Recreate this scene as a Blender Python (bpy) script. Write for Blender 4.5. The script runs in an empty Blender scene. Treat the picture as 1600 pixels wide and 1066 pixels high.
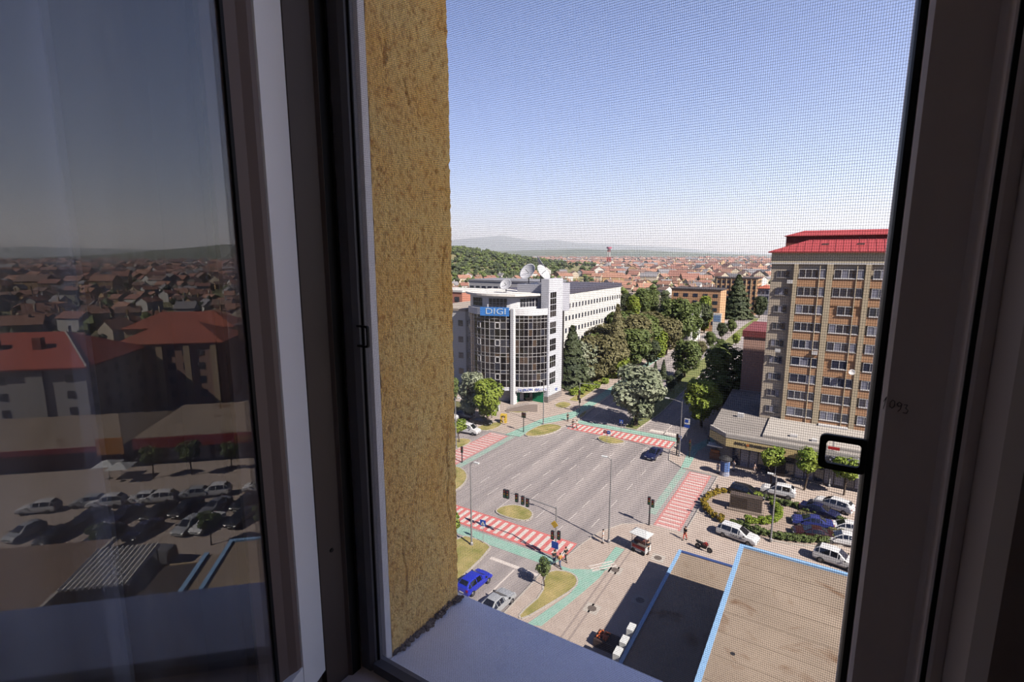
import bpy, bmesh, math, random
from mathutils import Vector, Matrix, noise
SC = bpy.context.scene
COL = SC.collection
PI = math.pi
rad = math.radians

# ------------------------------------------------------------------ camera
CAM_Z = 33.0                       # ninth floor, street level is z = 0
FOC = 800.0                        # focal length in pixels of the 1600 px frame
PITCH = math.atan(133 / 800)
YAW = rad(32.0)                    # camera looks 32 degrees left of the window's normal (+Y)
cam_d = bpy.data.cameras.new('camera')
cam_d.sensor_width = 36; cam_d.lens = 18.0; cam_d.clip_start = 0.02; cam_d.clip_end = 40000
cam_d.dof.use_dof = True; cam_d.dof.focus_distance = 90; cam_d.dof.aperture_fstop = 28.0
cam = bpy.data.objects.new('camera', cam_d); COL.objects.link(cam)
cam.location = (0, 0, CAM_Z); cam.rotation_euler = (PI / 2 - PITCH, 0, YAW)
SC.camera = cam

# ------------------------------------------------------------------ sky, sun, exposure
SUN_EL, SUN_AZ = rad(41), rad(107)       # azimuth clockwise from +Y
w = bpy.data.worlds.new('sky'); SC.world = w; w.use_nodes = True
nt = w.node_tree; nt.nodes.clear()
sky = nt.nodes.new('ShaderNodeTexSky'); sky.sky_type = 'NISHITA'; sky.sun_disc = False
sky.sun_elevation = SUN_EL; sky.sun_rotation = SUN_AZ; sky.altitude = 300
sky.air_density = 1.0; sky.dust_density = 0.6; sky.ozone_density = 3.0
bg = nt.nodes.new('ShaderNodeBackground'); bg.inputs[1].default_value = 0.069
wo = nt.nodes.new('ShaderNodeOutputWorld')
tn = nt.nodes.new('ShaderNodeMix'); tn.data_type = 'RGBA'; tn.blend_type = 'MULTIPLY'; tn.inputs[0].default_value = 1; tn.inputs[7].default_value = (1.0, .90, 1.12, 1)
nt.links.new(sky.outputs[0], tn.inputs[6]); nt.links.new(tn.outputs[2], bg.inputs[0]); nt.links.new(bg.outputs[0], wo.inputs[0])
sl = bpy.data.lights.new('sun', 'SUN'); sl.energy = 7.9; sl.angle = rad(0.55); sl.color = (1.0, .93, .84)
sun = bpy.data.objects.new('sun', sl); COL.objects.link(sun)
sdir = Vector((math.sin(SUN_AZ) * math.cos(SUN_EL), math.cos(SUN_AZ) * math.cos(SUN_EL), math.sin(SUN_EL)))
sun.rotation_euler = sdir.to_track_quat('Z', 'Y').to_euler(); sun.location = (60, -40, 120)
SC.view_settings.view_transform = 'Standard'; SC.view_settings.look = 'None'
SC.view_settings.gamma = 1; SC.view_settings.use_curve_mapping = False
SC.view_settings.exposure = 1.4
SC.cycles.transparent_max_bounces = 24
SC.cycles.max_bounces = 8; SC.cycles.diffuse_bounces = 4

# ------------------------------------------------------------------ measuring: a pixel of the photo to a point of the place
_s, _c, _sy, _cy = math.sin(PITCH), math.cos(PITCH), math.sin(YAW), math.cos(YAW)
def ray(px, py):
    u = (px - 800) / FOC; v = (py - 533) / FOC
    f = _c - v * _s; d = _s + v * _c
    return Vector((u * _cy - f * _sy, u * _sy + f * _cy, -d))
def G(px, py, z=0.0):                       # on the level z
    r = ray(px, py); t = (CAM_Z - z) / -r.z
    return Vector((r.x * t, r.y * t, z))
def PY(px, py, y):                          # on the upright plane Y = y
    r = ray(px, py); t = y / r.y
    return Vector((r.x * t, y, CAM_Z + r.z * t))
def PX(px, py, x):                          # on the upright plane X = x
    r = ray(px, py); t = x / r.x
    return Vector((x, r.y * t, CAM_Z + r.z * t))
def PD(px, py, dist):                       # at a level distance
    r = ray(px, py); t = dist / math.hypot(r.x, r.y)
    return Vector((r.x * t, r.y * t, CAM_Z + r.z * t))
# the open sash mirrors the street: its glass plane
SASH_A = rad(-68.5)
SASH_O = Vector((-.700, .500, 0)); SASH_T = Vector((math.cos(SASH_A), math.sin(SASH_A), 0))
SASH_N = Vector((-SASH_T.y, SASH_T.x, 0))
GLASS_Y = -.020
_md = -(SASH_O.dot(SASH_N) + GLASS_Y)
def R(px, py, z=0.0):                       # a place seen mirrored in the sash
    r = ray(px, py); r = r - 2 * r.dot(SASH_N) * SASH_N
    t = (CAM_Z - z) / -r.z
    c = -2 * _md * SASH_N
    return Vector((c.x + r.x * t, c.y + r.y * t, z))

# ------------------------------------------------------------------ materials
def lin(c):
    o = []
    for q in c:
        q = q / 255
        o.append(q / 12.92 if q <= .04045 else ((q + .055) / 1.055) ** 2.4)
    return (o[0] * ALB, o[1] * ALB, o[2] * ALB, 1)
MATS = {}
ALB = 1.0                          # reflectance scale of a palette picked from the photo's bright rendering
def mat(name, col=(200, 200, 200), rough=.8, var=.0, vscale=2.0, bump=0, bscale=40, metal=0, emit=None, estr=0, col2=None, spec=.3):
    if name in MATS: return MATS[name]
    m = bpy.data.materials.new(name); m.use_nodes = True; n = m.node_tree; L = n.links
    b = n.nodes['Principled BSDF']
    b.inputs['Roughness'].default_value = rough; b.inputs['Metallic'].default_value = metal
    b.inputs['Specular IOR Level'].default_value = spec
    c = lin(col); b.inputs['Base Color'].default_value = c
    if var or col2:
        tc = n.nodes.new('ShaderNodeTexCoord'); ns = n.nodes.new('ShaderNodeTexNoise')
        ns.inputs['Scale'].default_value = vscale; ns.inputs['Detail'].default_value = 5
        L.new(tc.outputs['Object'], ns.inputs['Vector'])
        cr = n.nodes.new('ShaderNodeValToRGB')
        c2 = lin(col2) if col2 else tuple(min(1, q * (1 + var)) for q in c[:3]) + (1,)
        c1 = c if col2 else tuple(q * (1 - var) for q in c[:3]) + (1,)
        cr.color_ramp.elements[0].position = .32; cr.color_ramp.elements[1].position = .68
        cr.color_ramp.elements[0].color = c1; cr.color_ramp.elements[1].color = c2
        L.new(ns.outputs['Fac'], cr.inputs[0]); L.new(cr.outputs[0], b.inputs['Base Color'])
    if bump:
        tc = n.nodes.new('ShaderNodeTexCoord'); nb = n.nodes.new('ShaderNodeTexNoise')
        nb.inputs['Scale'].default_value = bscale; nb.inputs['Detail'].default_value = 6
        L.new(tc.outputs['Object'], nb.inputs['Vector'])
        bm_ = n.nodes.new('ShaderNodeBump'); bm_.inputs['Strength'].default_value = bump; bm_.inputs['Distance'].default_value = .02
        L.new(nb.outputs['Fac'], bm_.inputs['Height']); L.new(bm_.outputs[0], b.inputs['Normal'])
    if emit:
        b.inputs['Emission Color'].default_value = lin(emit); b.inputs['Emission Strength'].default_value = estr
    MATS[name] = m
    return m
def pane_mat(name, f0, tint=(1, 1, 1, 1)):
    """clear flat glass: sees through, mirrors more at a slant (the same from both faces)"""
    m = bpy.data.materials.new(name); m.use_nodes = True; n = m.node_tree; L = n.links; n.nodes.clear()
    ge = n.nodes.new('ShaderNodeNewGeometry'); dt = n.nodes.new('ShaderNodeVectorMath'); dt.operation = 'DOT_PRODUCT'
    L.new(ge.outputs['Incoming'], dt.inputs[0]); L.new(ge.outputs['Normal'], dt.inputs[1])
    ab = n.nodes.new('ShaderNodeMath'); ab.operation = 'ABSOLUTE'; L.new(dt.outputs['Value'], ab.inputs[0])
    om = n.nodes.new('ShaderNodeMath'); om.operation = 'SUBTRACT'; om.inputs[0].default_value = 1; L.new(ab.outputs[0], om.inputs[1])
    pw = n.nodes.new('ShaderNodeMath'); pw.operation = 'POWER'; pw.inputs[1].default_value = 5; L.new(om.outputs[0], pw.inputs[0])
    ma = n.nodes.new('ShaderNodeMath'); ma.operation = 'MULTIPLY_ADD'; ma.inputs[1].default_value = 1 - f0; ma.inputs[2].default_value = f0
    L.new(pw.outputs[0], ma.inputs[0])
    tr = n.nodes.new('ShaderNodeBsdfTransparent'); tr.inputs[0].default_value = tint
    gl = n.nodes.new('ShaderNodeBsdfGlossy'); gl.inputs['Roughness'].default_value = 0.0
    mx = n.nodes.new('ShaderNodeMixShader'); L.new(ma.outputs[0], mx.inputs[0]); L.new(tr.outputs[0], mx.inputs[1]); L.new(gl.outputs[0], mx.inputs[2])
    o = n.nodes.new('ShaderNodeOutputMaterial'); L.new(mx.outputs[0], o.inputs[0])
    MATS[name] = m
    return m
def leaf_mat(name, c1, c2, vs=.35):
    m = mat(name, c1, .7, col2=c2, vscale=vs)
    n = m.node_tree; b = n.nodes['Principled BSDF']
    tl = n.nodes.new('ShaderNodeBsdfTranslucent'); mx = n.nodes.new('ShaderNodeMixShader'); mx.inputs[0].default_value = .3
    src = b.inputs['Base Color'].links[0].from_socket
    n.links.new(src, tl.inputs[0]); o = n.nodes['Material Output']
    n.links.new(b.outputs[0], mx.inputs[1]); n.links.new(tl.outputs[0], mx.inputs[2]); n.links.new(mx.outputs[0], o.inputs[0])
    return m

# ------------------------------------------------------------------ mesh building
class MB:
    def __init__(s): s.v = []; s.f = []; s.m = []
    def add(s, vs, fs, mi=0):
        o = len(s.v); s.v += [tuple(q) for q in vs]
        for f in fs: s.f.append([o + i for i in f]); s.m.append(mi)
        return s
    def box(s, x0, x1, y0, y1, z0, z1, mi=0):
        return s.add([(x0, y0, z0), (x1, y0, z0), (x1, y1, z0), (x0, y1, z0), (x0, y0, z1), (x1, y0, z1), (x1, y1, z1), (x0, y1, z1)],
                     [(0, 3, 2, 1), (4, 5, 6, 7), (0, 1, 5, 4), (1, 2, 6, 5), (2, 3, 7, 6), (3, 0, 4, 7)], mi)
    def prism(s, pts, z0, z1, mi=0, mi_top=None):        # pts: plan outline, any order of turning
        a = sum(pts[i][0] * pts[(i + 1) % len(pts)][1] - pts[(i + 1) % len(pts)][0] * pts[i][1] for i in range(len(pts)))
        p = list(pts) if a > 0 else list(pts)[::-1]
        n = len(p); o = len(s.v)
        s.v += [(q[0], q[1], z0) for q in p] + [(q[0], q[1], z1) for q in p]
        s.f.append([o + i for i in range(n)][::-1]); s.m.append(mi)
        s.f.append([o + n + i for i in range(n)]); s.m.append(mi if mi_top is None else mi_top)
        for i in range(n): s.f.append([o + i, o + (i + 1) % n, o + n + (i + 1) % n, o + n + i]); s.m.append(mi)
        return s
    def extr(s, pts, axis, a0, a1, mi=0):                # outline pts in the other two axes, run along axis
        def mk(p, a): return {0: (a, p[0], p[1]), 1: (p[0], a, p[1]), 2: (p[0], p[1], a)}[axis]
        n = len(pts); o = len(s.v)
        s.v += [mk(p, a0) for p in pts] + [mk(p, a1) for p in pts]
        s.f.append([o + i for i in range(n)]); s.f.append([o + n + i for i in range(n)][::-1]); s.m += [mi, mi]
        for i in range(n): s.f.append([o + i, o + n + i, o + n + (i + 1) % n, o + (i + 1) % n]); s.m.append(mi)
        return s
    def tube(s, a, b, r0, r1=None, n=8, mi=0):
        r1 = r0 if r1 is None else r1
        a = Vector(a); b = Vector(b); d = (b - a).normalized()
        u = d.orthogonal().normalized(); w_ = d.cross(u); o = len(s.v)
        for c_, r in ((a, r0), (b, r1)):
            for i in range(n):
                t = 2 * PI * i / n; s.v.append(tuple(c_ + (u * math.cos(t) + w_ * math.sin(t)) * r))
        for i in range(n): s.f.append([o + i, o + (i + 1) % n, o + n + (i + 1) % n, o + n + i]); s.m.append(mi)
        s.f.append([o + i for i in range(n)][::-1]); s.f.append([o + n + i for i in range(n)]); s.m += [mi, mi]
        return s
    def path(s, pts, r, n=6, mi=0):
        for i in range(len(pts) - 1):
            rr = r[i:i + 2] if isinstance(r, (list, tuple)) else (r, r)
            s.tube(pts[i], pts[i + 1], rr[0], rr[1], n, mi)
        return s
    def lathe(s, prof, n=16, c=(0, 0, 0), mi=0):
        o = len(s.v); k = len(prof)
        for i in range(n):
            t = 2 * PI * i / n
            for r, z in prof: s.v.append((c[0] + r * math.cos(t), c[1] + r * math.sin(t), c[2] + z))
        for i in range(n):
            for j in range(k - 1):
                a = o + i * k + j; b = o + ((i + 1) % n) * k + j
                s.f.append([a, b, b + 1, a + 1]); s.m.append(mi)
        s.f.append([o + i * k + k - 1 for i in range(n)]); s.f.append([o + i * k for i in range(n)][::-1]); s.m += [mi, mi]
        return s
    def mesh(s, name, mats=None, smooth=False):
        me = bpy.data.meshes.new(name); me.from_pydata(s.v, [], s.f)
        for m in (mats or []): me.materials.append(m)
        if len(mats or []) > 1: me.polygons.foreach_set('material_index', s.m)
        if smooth: me.polygons.foreach_set('use_smooth', [True] * len(me.polygons))
        me.update(); return me
    def build(s, name, m, parent=None, smooth=False, loc=None, rz=0):
        me = s.mesh(name, m if isinstance(m, (list, tuple)) else [m], smooth)
        return link(name, me, parent, loc, rz)
def link(name, me, parent=None, loc=None, rz=0):
    o = bpy.data.objects.new(name, me); COL.objects.link(o)
    if parent: o.parent = parent
    if loc is not None: o.location = loc
    if rz: o.rotation_euler = (0, 0, rz)
    return o
def tag(o, label, cat, group=None, kind=None):
    if label: o['label'] = label
    if cat: o['category'] = cat
    if group: o['group'] = group
    if kind: o['kind'] = kind
    return o
def struct(o, label=None):
    o['kind'] = 'structure'
    if label: o['label'] = label
    return o
def thing(name, label, cat, loc=(0, 0, 0), rz=0, group=None, kind=None):
    o = bpy.data.objects.new(name, None); COL.objects.link(o); o.empty_display_size = .3
    o.location = loc; o.rotation_euler = (0, 0, rz)
    return tag(o, label, cat, group, kind)
def children(o): return [c for c in KIDS.get(o.name, [])]
KIDS = {}
def kids_of(root):
    return [o for o in COL.objects if o.parent == root]
def snapshot(root):                               # remember a thing with its parts and sub-parts for quick copying
    return (root, [(p, kids_of(p)) for p in kids_of(root)])
def dup(snap, loc, rz, label, group=None, sc=None):
    root, parts = snap
    r = root.copy(); COL.objects.link(r); r.location = loc; r.rotation_euler = (0, 0, rz); r['label'] = label
    if group: r['group'] = group
    elif 'group' in r: del r['group']
    if sc: r.scale = sc
    for p, subs in parts:
        c = p.copy(); COL.objects.link(c); c.parent = r
        for q in subs:
            d = q.copy(); COL.objects.link(d); d.parent = c
    return r
def drop(snap):
    root, parts = snap
    for p, subs in parts:
        for q in subs: bpy.data.objects.remove(q)
        bpy.data.objects.remove(p)
    bpy.data.objects.remove(root)
def recolour(root, names, m):
    for o in root.children:
        if o.name.split('.')[0] in names:
            o.material_slots[0].link = 'OBJECT'; o.material_slots[0].material = m
def text_mesh(body, size, m, name, parent=None, depth=.01, bold=0.0, align='CENTER'):
    cu = bpy.data.curves.new(name, 'FONT'); cu.body = body; cu.size = size; cu.extrude = depth; cu.offset = bold
    cu.align_x = align; cu.align_y = 'CENTER'; cu.resolution_u = 2
    t = bpy.data.objects.new('tmp_text', cu); COL.objects.link(t)
    me = bpy.data.meshes.new_from_object(t.evaluated_get(bpy.context.evaluated_depsgraph_get()))
    bpy.data.objects.remove(t); me.materials.clear(); me.materials.append(m); me.name = name
    return link(name, me, parent)
HAZE = 0.00015
# ================================================================== THE ROOM AND ITS WINDOW
Z = CAM_Z
M_pvc = mat('white_window_plastic', (246, 245, 246), .38)
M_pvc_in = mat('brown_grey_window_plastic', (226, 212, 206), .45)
M_scr = mat('dark_grey_aluminium', (92, 90, 94), .5)
M_black = mat('black_rubber', (22, 20, 22), .6)
M_room = mat('room_plaster', (240, 234, 226), .9, var=.05)
M_floor = mat('brown_carpet', (150, 128, 110), .95, var=.15, vscale=30)
OP_X0, OP_X1 = -.657, .115            # masonry opening
OP_Z0, OP_Z1 = Z - .775, Z + 1.05
Y_SCR, Y_OUT, Y_IN = .600, .824, .46
M_st_out = None
# ---- stucco of the reveal: real relief with cracks
def stucco_material():
    m = mat('ochre_stucco', (255, 204, 108), .95, col2=(255, 222, 138), vscale=9, bump=.55, bscale=220)
    n = m.node_tree; L = n.links; b = n.nodes['Principled BSDF']
    src = b.inputs['Base Color'].links[0].from_socket
    tc = n.nodes.new('ShaderNodeTexCoord'); vo = n.nodes.new('ShaderNodeTexNoise'); vo.inputs['Scale'].default_value = 90; vo.inputs['Detail'].default_value = 8
    mp = n.nodes.new('ShaderNodeMapping'); mp.inputs['Scale'].default_value = (1, 1, 1)
    L.new(tc.outputs['Object'], mp.inputs[0]); L.new(mp.outputs[0], vo.inputs['Vector'])
    cr = n.nodes.new('ShaderNodeValToRGB'); cr.color_ramp.elements[0].position = .33; cr.color_ramp.elements[1].position = .5
    cr.color_ramp.elements[0].color = lin((206, 172, 132)); cr.color_ramp.elements[1].color = (1, 1, 1, 1)
    L.new(vo.outputs['Fac'], cr.inputs[0])
    mx = n.nodes.new('ShaderNodeMix'); mx.data_type = 'RGBA'; mx.blend_type = 'MULTIPLY'; mx.inputs[0].default_value = .8
    L.new(src, mx.inputs[6]); L.new(cr.outputs[0], mx.inputs[7]); L.new(mx.outputs[2], b.inputs['Base Color'])
    return m
M_stucco = stucco_material()
CRACKS = [[(.80, -.33), (.792, -.40), (.797, -.46), (.79, -.52), (.80, -.56)], [(.66, -.52), (.655, -.57), (.665, -.61), (.66, -.66)],
          [(.80, .02), (.79, -.04), (.795, -.07)], [(.70, .3), (.712, .26)], [(.66, .35), (.655, .31)], [(.74, -.1), (.745, -.13)]]
def seg_d(p, a, b):
    ax, ay = a; bx, by = b; px, py = p; dx, dy = bx - ax, by - ay
    t = max(0, min(1, ((px - ax) * dx + (py - ay) * dy) / (dx * dx + dy * dy)))
    return math.hypot(px - ax - t * dx, py - ay - t * dy)
def relief(y, z):
    d = .0018 * noise.noise((y * 70, z * 60, 0)) + .0015 * noise.noise((y * 190, z * 160, 3)) + .002 * noise.noise((y * 18, z * 16, 7))
    k = noise.noise((y * 75, z * 60, 11))
    if k > .5: d -= .0035 * (k - .5) / .25
    for c in CRACKS:
        if abs(z - c[0][1]) > .5: continue
        q = min(seg_d((y, z), c[i], c[i + 1]) for i in range(len(c) - 1))
        if q < .0032: d -= .005 * (1 - q / .0032)
    return d
sm = MB(); NY, NZ = 84, 560
ys = [Y_SCR + .0175 + (Y_OUT - Y_SCR - .0175) * i / NY for i in range(NY + 1)]
zs = [-.775 + (1.45) * j / NZ for j in range(NZ + 1)]
for j in range(NZ + 1):
    for i in range(NY + 1):
        x = OP_X0 + relief(ys[i], zs[j])
        y = ys[i]
        if i == NY: y += .0035 * noise.noise((0, zs[j] * 60, 5)); x -= .004
        sm.v.append((x, y, Z + zs[j]))
for j in range(NZ):
    for i in range(NY):
        a = j * (NY + 1) + i; sm.f.append([a, a + NY + 1, a + NY + 2, a + 1]); sm.m.append(0)
W = thing('wall_front', None, None, kind='structure'); W['label'] = 'ochre stuccoed outer wall around the window opening'
sm.build('stucco_reveal', M_stucco, W, smooth=True)
wb = MB()
XL, XR, ZB, ZT = -14.0, 6.0, 0.0, 41.0
for (xa, xb, ya, yb) in ((OP_X0 - .006, OP_X1, .6165, Y_OUT - .004), (-.761, .302, Y_IN + .02, .6165)):
    wb.box(XL, xa, ya, yb, ZB, ZT); wb.box(xb, .40, ya, yb, ZB, ZT); wb.box(1.5, XR, ya, yb, ZB, ZT)
    wb.box(.40, 1.5, ya, yb, ZB, OP_Z0); wb.box(.40, 1.5, ya, yb, OP_Z1, ZT)
    wb.box(xa, xb, ya, yb, ZB, OP_Z0 - .075); wb.box(xa, xb, ya, yb, OP_Z1 + .052, ZT)
wb.build('masonry', M_stucco, W)
wi = MB()
wi.box(-2.4, OP_X0 - .10, Y_IN, Y_IN + .02, Z - 1.5, Z + 1.3); wi.box(OP_X1 + .2, .40, Y_IN, Y_IN + .02, Z - 1.5, Z + 1.3); wi.box(1.5, 2.4, Y_IN, Y_IN + .02, Z - 1.5, Z + 1.3); wi.box(.40, 1.5, Y_IN, Y_IN + .02, Z - 1.5, OP_Z0); wi.box(.40, 1.5, Y_IN, Y_IN + .02, OP_Z1, Z + 1.3)
wi.box(OP_X0 - .10, OP_X1 + .2, Y_IN, Y_IN + .02, Z - 1.5, OP_Z0 - .075); wi.box(OP_X0 - .10, OP_X1 + .2, Y_IN, Y_IN + .02, OP_Z1 + .052, Z + 1.3)
wi.build('plaster', M_room, W)
struct(MB().box(-2.4, 2.4, -3.6, Y_IN, Z - 1.6, Z - 1.5).build('floor', M_floor))
struct(MB().box(-2.4, 2.4, -3.6, Y_IN, Z + 1.3, Z + 1.4).build('ceiling', M_room))
struct(MB().box(-2.5, -2.4, -3.6, Y_IN, Z - 1.5, Z + 1.3).build('wall_left', M_room))
struct(MB().box(2.4, 2.5, -3.6, Y_IN, Z - 1.5, Z + 1.3).build('wall_right', M_room))
struct(MB().box(-2.4, 2.4, -3.7, -3.6, Z - 1.5, Z + 1.3).build('wall_back', M_room))
# ---- outer sill of painted sheet metal, with mortar crumbs where it meets the wall
M_sill = mat('pale_painted_sheet_metal', (232, 236, 246), .35, var=.03, vscale=14)
sl_ = thing('trim_1', None, None, kind='structure'); sl_['label'] = 'pale blue-white sheet metal outer window sill'
sp = [(Y_SCR - .01, Z - .757), (Y_OUT + .013, Z - .763), (Y_OUT + .015, Z - .80), (Y_OUT + .011, Z - .80), (Y_OUT + .009, Z - .768), (Y_SCR - .01, Z - .762)]
MB().extr(sp, 0, OP_X0 + .004, OP_X1 - .004).build('sill_plate', M_sill, sl_)
MB().box(OP_X0 - .03, OP_X0 + .02, Y_OUT + .001, Y_OUT + .015, Z - .80, Z - .764).build('sill_end', M_sill, sl_)
random.seed(5)
cb = MB()
for i in range(260):
    y = random.uniform(Y_SCR + .02, Y_OUT); r = random.uniform(.0012, .0048); x = OP_X0 + random.uniform(-.002, .010) + .004 * noise.noise((y * 30, 0, 0))
    cb.lathe([(r * .3, r * .8), (r, r * .2), (r * .9, -r * .5), (0.0001, -r)][::-1], 6, (x, y, Z - .757 + random.uniform(-.003, .006)))
o = cb.build('mortar_crumbs', mat('grimy_mortar', (104, 90, 78), .95, var=.4, vscale=60), sl_); o['kind'] = 'stuff'
# ---- fixed plastic window frame
WN = thing('window_1', None, None, kind='structure'); WN['label'] = 'plastic window frame with the insect screen set in it'
zb, zt = OP_Z0 - .02, OP_Z1
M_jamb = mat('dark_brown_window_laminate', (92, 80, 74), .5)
jl = [(-.76, .47), (-.712, .47), (-.708, .498), (-.700, .502), (-.700, .548), (-.694, .552), (-.694, .572), (-.76, .572)]
MB().extr(jl, 2, zb, zt).build('left_jamb', M_jamb, WN)
MB().extr([(-.76, .6005), (-.6655, .6005), (-.6585, .604), (-.6565, .616), (-.76, .616)], 2, zb, zt).build('outer_lip', M_pvc, WN)
MB().box(-.695, -.6935, .553, .571, zb, zt).build('gasket', M_black, WN)
jr = [(.047, .590), (.047, .565), (.0500, .560), (.090, .560), (.0935, .552), (.0935, .53), (.101, .524), (.150, .524), (.160, .50), (.30, .50), (.30, .616), (.040, .616), (.040, .605)]
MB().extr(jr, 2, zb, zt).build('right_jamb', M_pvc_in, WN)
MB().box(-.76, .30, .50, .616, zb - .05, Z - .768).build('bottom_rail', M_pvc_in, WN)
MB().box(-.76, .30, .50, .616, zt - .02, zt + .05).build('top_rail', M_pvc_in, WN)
MB().box(.095, .1005, .526, .532, zb, zt).build('gasket', M_black, WN)
# screw heads and a snag on the left jamb
for (yy, zz) in ((.524, .455), (.528, -.505)):
    k = MB().lathe([(.0001, 0), (.004, 0), (.0035, .0015), (.0001, .0018)], 10)
    o = k.build('screw_head', mat('dull_screw', (48, 44, 44), .5, metal=.6), WN); o.location = (-.700, yy, Z + zz); o.rotation_euler = (0, PI / 2, 0)
# ---- the number written by hand on the right frame (pen strokes)
ST = {'1': [[(.0, .45), (.25, 1.0), (.05, -.35)]],
      '0': [[(.35, .9), (.1, .6), (.12, .15), (.4, .0), (.62, .3), (.6, .75), (.35, .9)]],
      '9': [[(.62, .75), (.35, .95), (.12, .7), (.3, .45), (.6, .6), (.66, .8), (.55, .2), (.3, -.1)]],
      '3': [[(.1, .9), (.5, .95), (.35, .55), (.65, .35), (.5, .0), (.1, .05)]]}
pen = MB(); px_ = 0; p0 = PY(1380, 634, .5595)
for ch in '1093':
    for st in ST[ch]:
        pts = [(p0.x + (px_ + a) * .0066, .5597 - .0002, p0.z - px_ * .0022 + b * .0085) for a, b in st]
        pen.path(pts, .00028, 5)
    px_ += .75 if ch != '1' else .62
o = pen.build('handwritten_number', mat('pencil', (34, 30, 32), .8), WN); o['label'] = 'number 1093 pencilled on the frame'
# ---- closed right-hand sash beside it, with handle
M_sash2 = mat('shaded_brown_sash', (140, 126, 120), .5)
RS = thing('window_sash', 'dark brown-grey closed window sash with a handle at the right edge', 'window sash', (.0, 0, 0))
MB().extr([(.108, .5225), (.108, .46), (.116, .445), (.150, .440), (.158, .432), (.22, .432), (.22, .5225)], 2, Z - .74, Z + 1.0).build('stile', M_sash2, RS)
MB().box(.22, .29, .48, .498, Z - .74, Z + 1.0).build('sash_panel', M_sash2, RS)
MB().tube((.152, .4385, Z - .7), (.152, .4385, Z + .05), .0022, n=8).build('highlight_streak', M_pvc_in, RS)  # pale rod standing in for the highlight on the rounded sash edge
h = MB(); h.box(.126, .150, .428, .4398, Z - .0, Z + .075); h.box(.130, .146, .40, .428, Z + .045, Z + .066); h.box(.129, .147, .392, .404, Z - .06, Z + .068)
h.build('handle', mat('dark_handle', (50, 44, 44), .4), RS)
# ---- insect screen
IS = thing('insect_screen', 'fine grey insect screen in a thin dark frame filling the window opening', 'insect screen', (0, Y_SCR, Z - .765))
def loc_(o): o.location = -Vector((0, Y_SCR, Z - .765)); return o
loc_(MB().extr([(-.6925, .574), (-.6705, .574), (-.6640, .582), (-.6640, .600), (-.6925, .600)], 2, Z - .765, Z + 1.0).build('frame_bar', M_scr, IS))
loc_(MB().extr([(.0400, .580), (.0415, .576), (.0465, .576), (.0465, .604), (.0400, .604)], 2, Z - .765, Z + 1.0).build('frame_bar', M_black, IS))  # right bar coloured blacker than the other bars to carry its shadow
loc_(MB().box(-.6640, .0400, .576, .600, Z - .766, Z - .748).build('frame_bar', M_scr, IS))
loc_(MB().box(-.6640, .0400, .576, .600, Z + .98, Z + 1.0).build('frame_bar', M_scr, IS))
wm = MB(); PIX, PIZ = .0020, .0027; RW = .00016
x = -.6640 + PIX / 2
while x < .040: wm.tube((x, .5925, Z - .749), (x, .5925, Z + .981), RW, n=4); x += PIX
z = Z - .748 + PIZ / 2
while z < Z + .98: wm.tube((-.665, .5925, z), (.0405, .5925, z), RW, n=4); z += PIZ
o = loc_(wm.build('mesh', mat('grey_fibreglass_thread', (150, 150, 156), .6), IS)); o['kind'] = 'stuff'; o['label'] = 'fine grey woven thread mesh'
# spline cord that grips the mesh
loc_(MB().tube((-.6625, .5895, Z - .75), (-.6625, .5895, Z + .98), .0022, n=6).build('spline_cord', M_black, IS))
def ring(x0, x1, z0, z1, wv, y0, y1, r=.006):
    m_ = MB(); out = []; inn = []
    for (cx, cz, a0) in ((x1 - r, z1 - r, 0), (x0 + r, z1 - r, 90), (x0 + r, z0 + r, 180), (x1 - r, z0 + r, 270)):
        for k in range(5):
            a = rad(a0 + k * 22.5)
            out.append((cx + r * math.cos(a), cz + r * math.sin(a)))
            ri = max(.0015, r - wv * .45); ex = cx - math.copysign(wv - (r - ri), cx - (x0 + x1) / 2); ez = cz - math.copysign(wv - (r - ri), cz - (z0 + z1) / 2)
            inn.append((ex + ri * math.cos(a), ez + ri * math.sin(a)))
    n = len(out)
    for y in (y0, y1):
        for p in out: m_.v.append((p[0], y, p[1]))
        for p in inn: m_.v.append((p[0], y, p[1]))
    for i in range(n):
        j = (i + 1) % n
        for f in ([i, j, n + j, n + i], [2 * n + i, 3 * n + i, 3 * n + j, 2 * n + j], [i, 2 * n + i, 2 * n + j, j], [n + i, n + j, 3 * n + j, 3 * n + i]):
            m_.f.append(f); m_.m.append(0)
    return m_
a = PY(1282, 675, .583); b = PY(1352, 741, .583)
loc_(ring(a.x, .043, b.z, a.z, .0062, .578, .583).build('pull_tab', M_black, IS))
a = PY(551, 507, .581); b = PY(577, 544, .581)
loc_(ring(-.6745, b.x, b.z, a.z, .0035, .5785, .5825, .004).build('pull_tab', M_black, IS))
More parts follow.
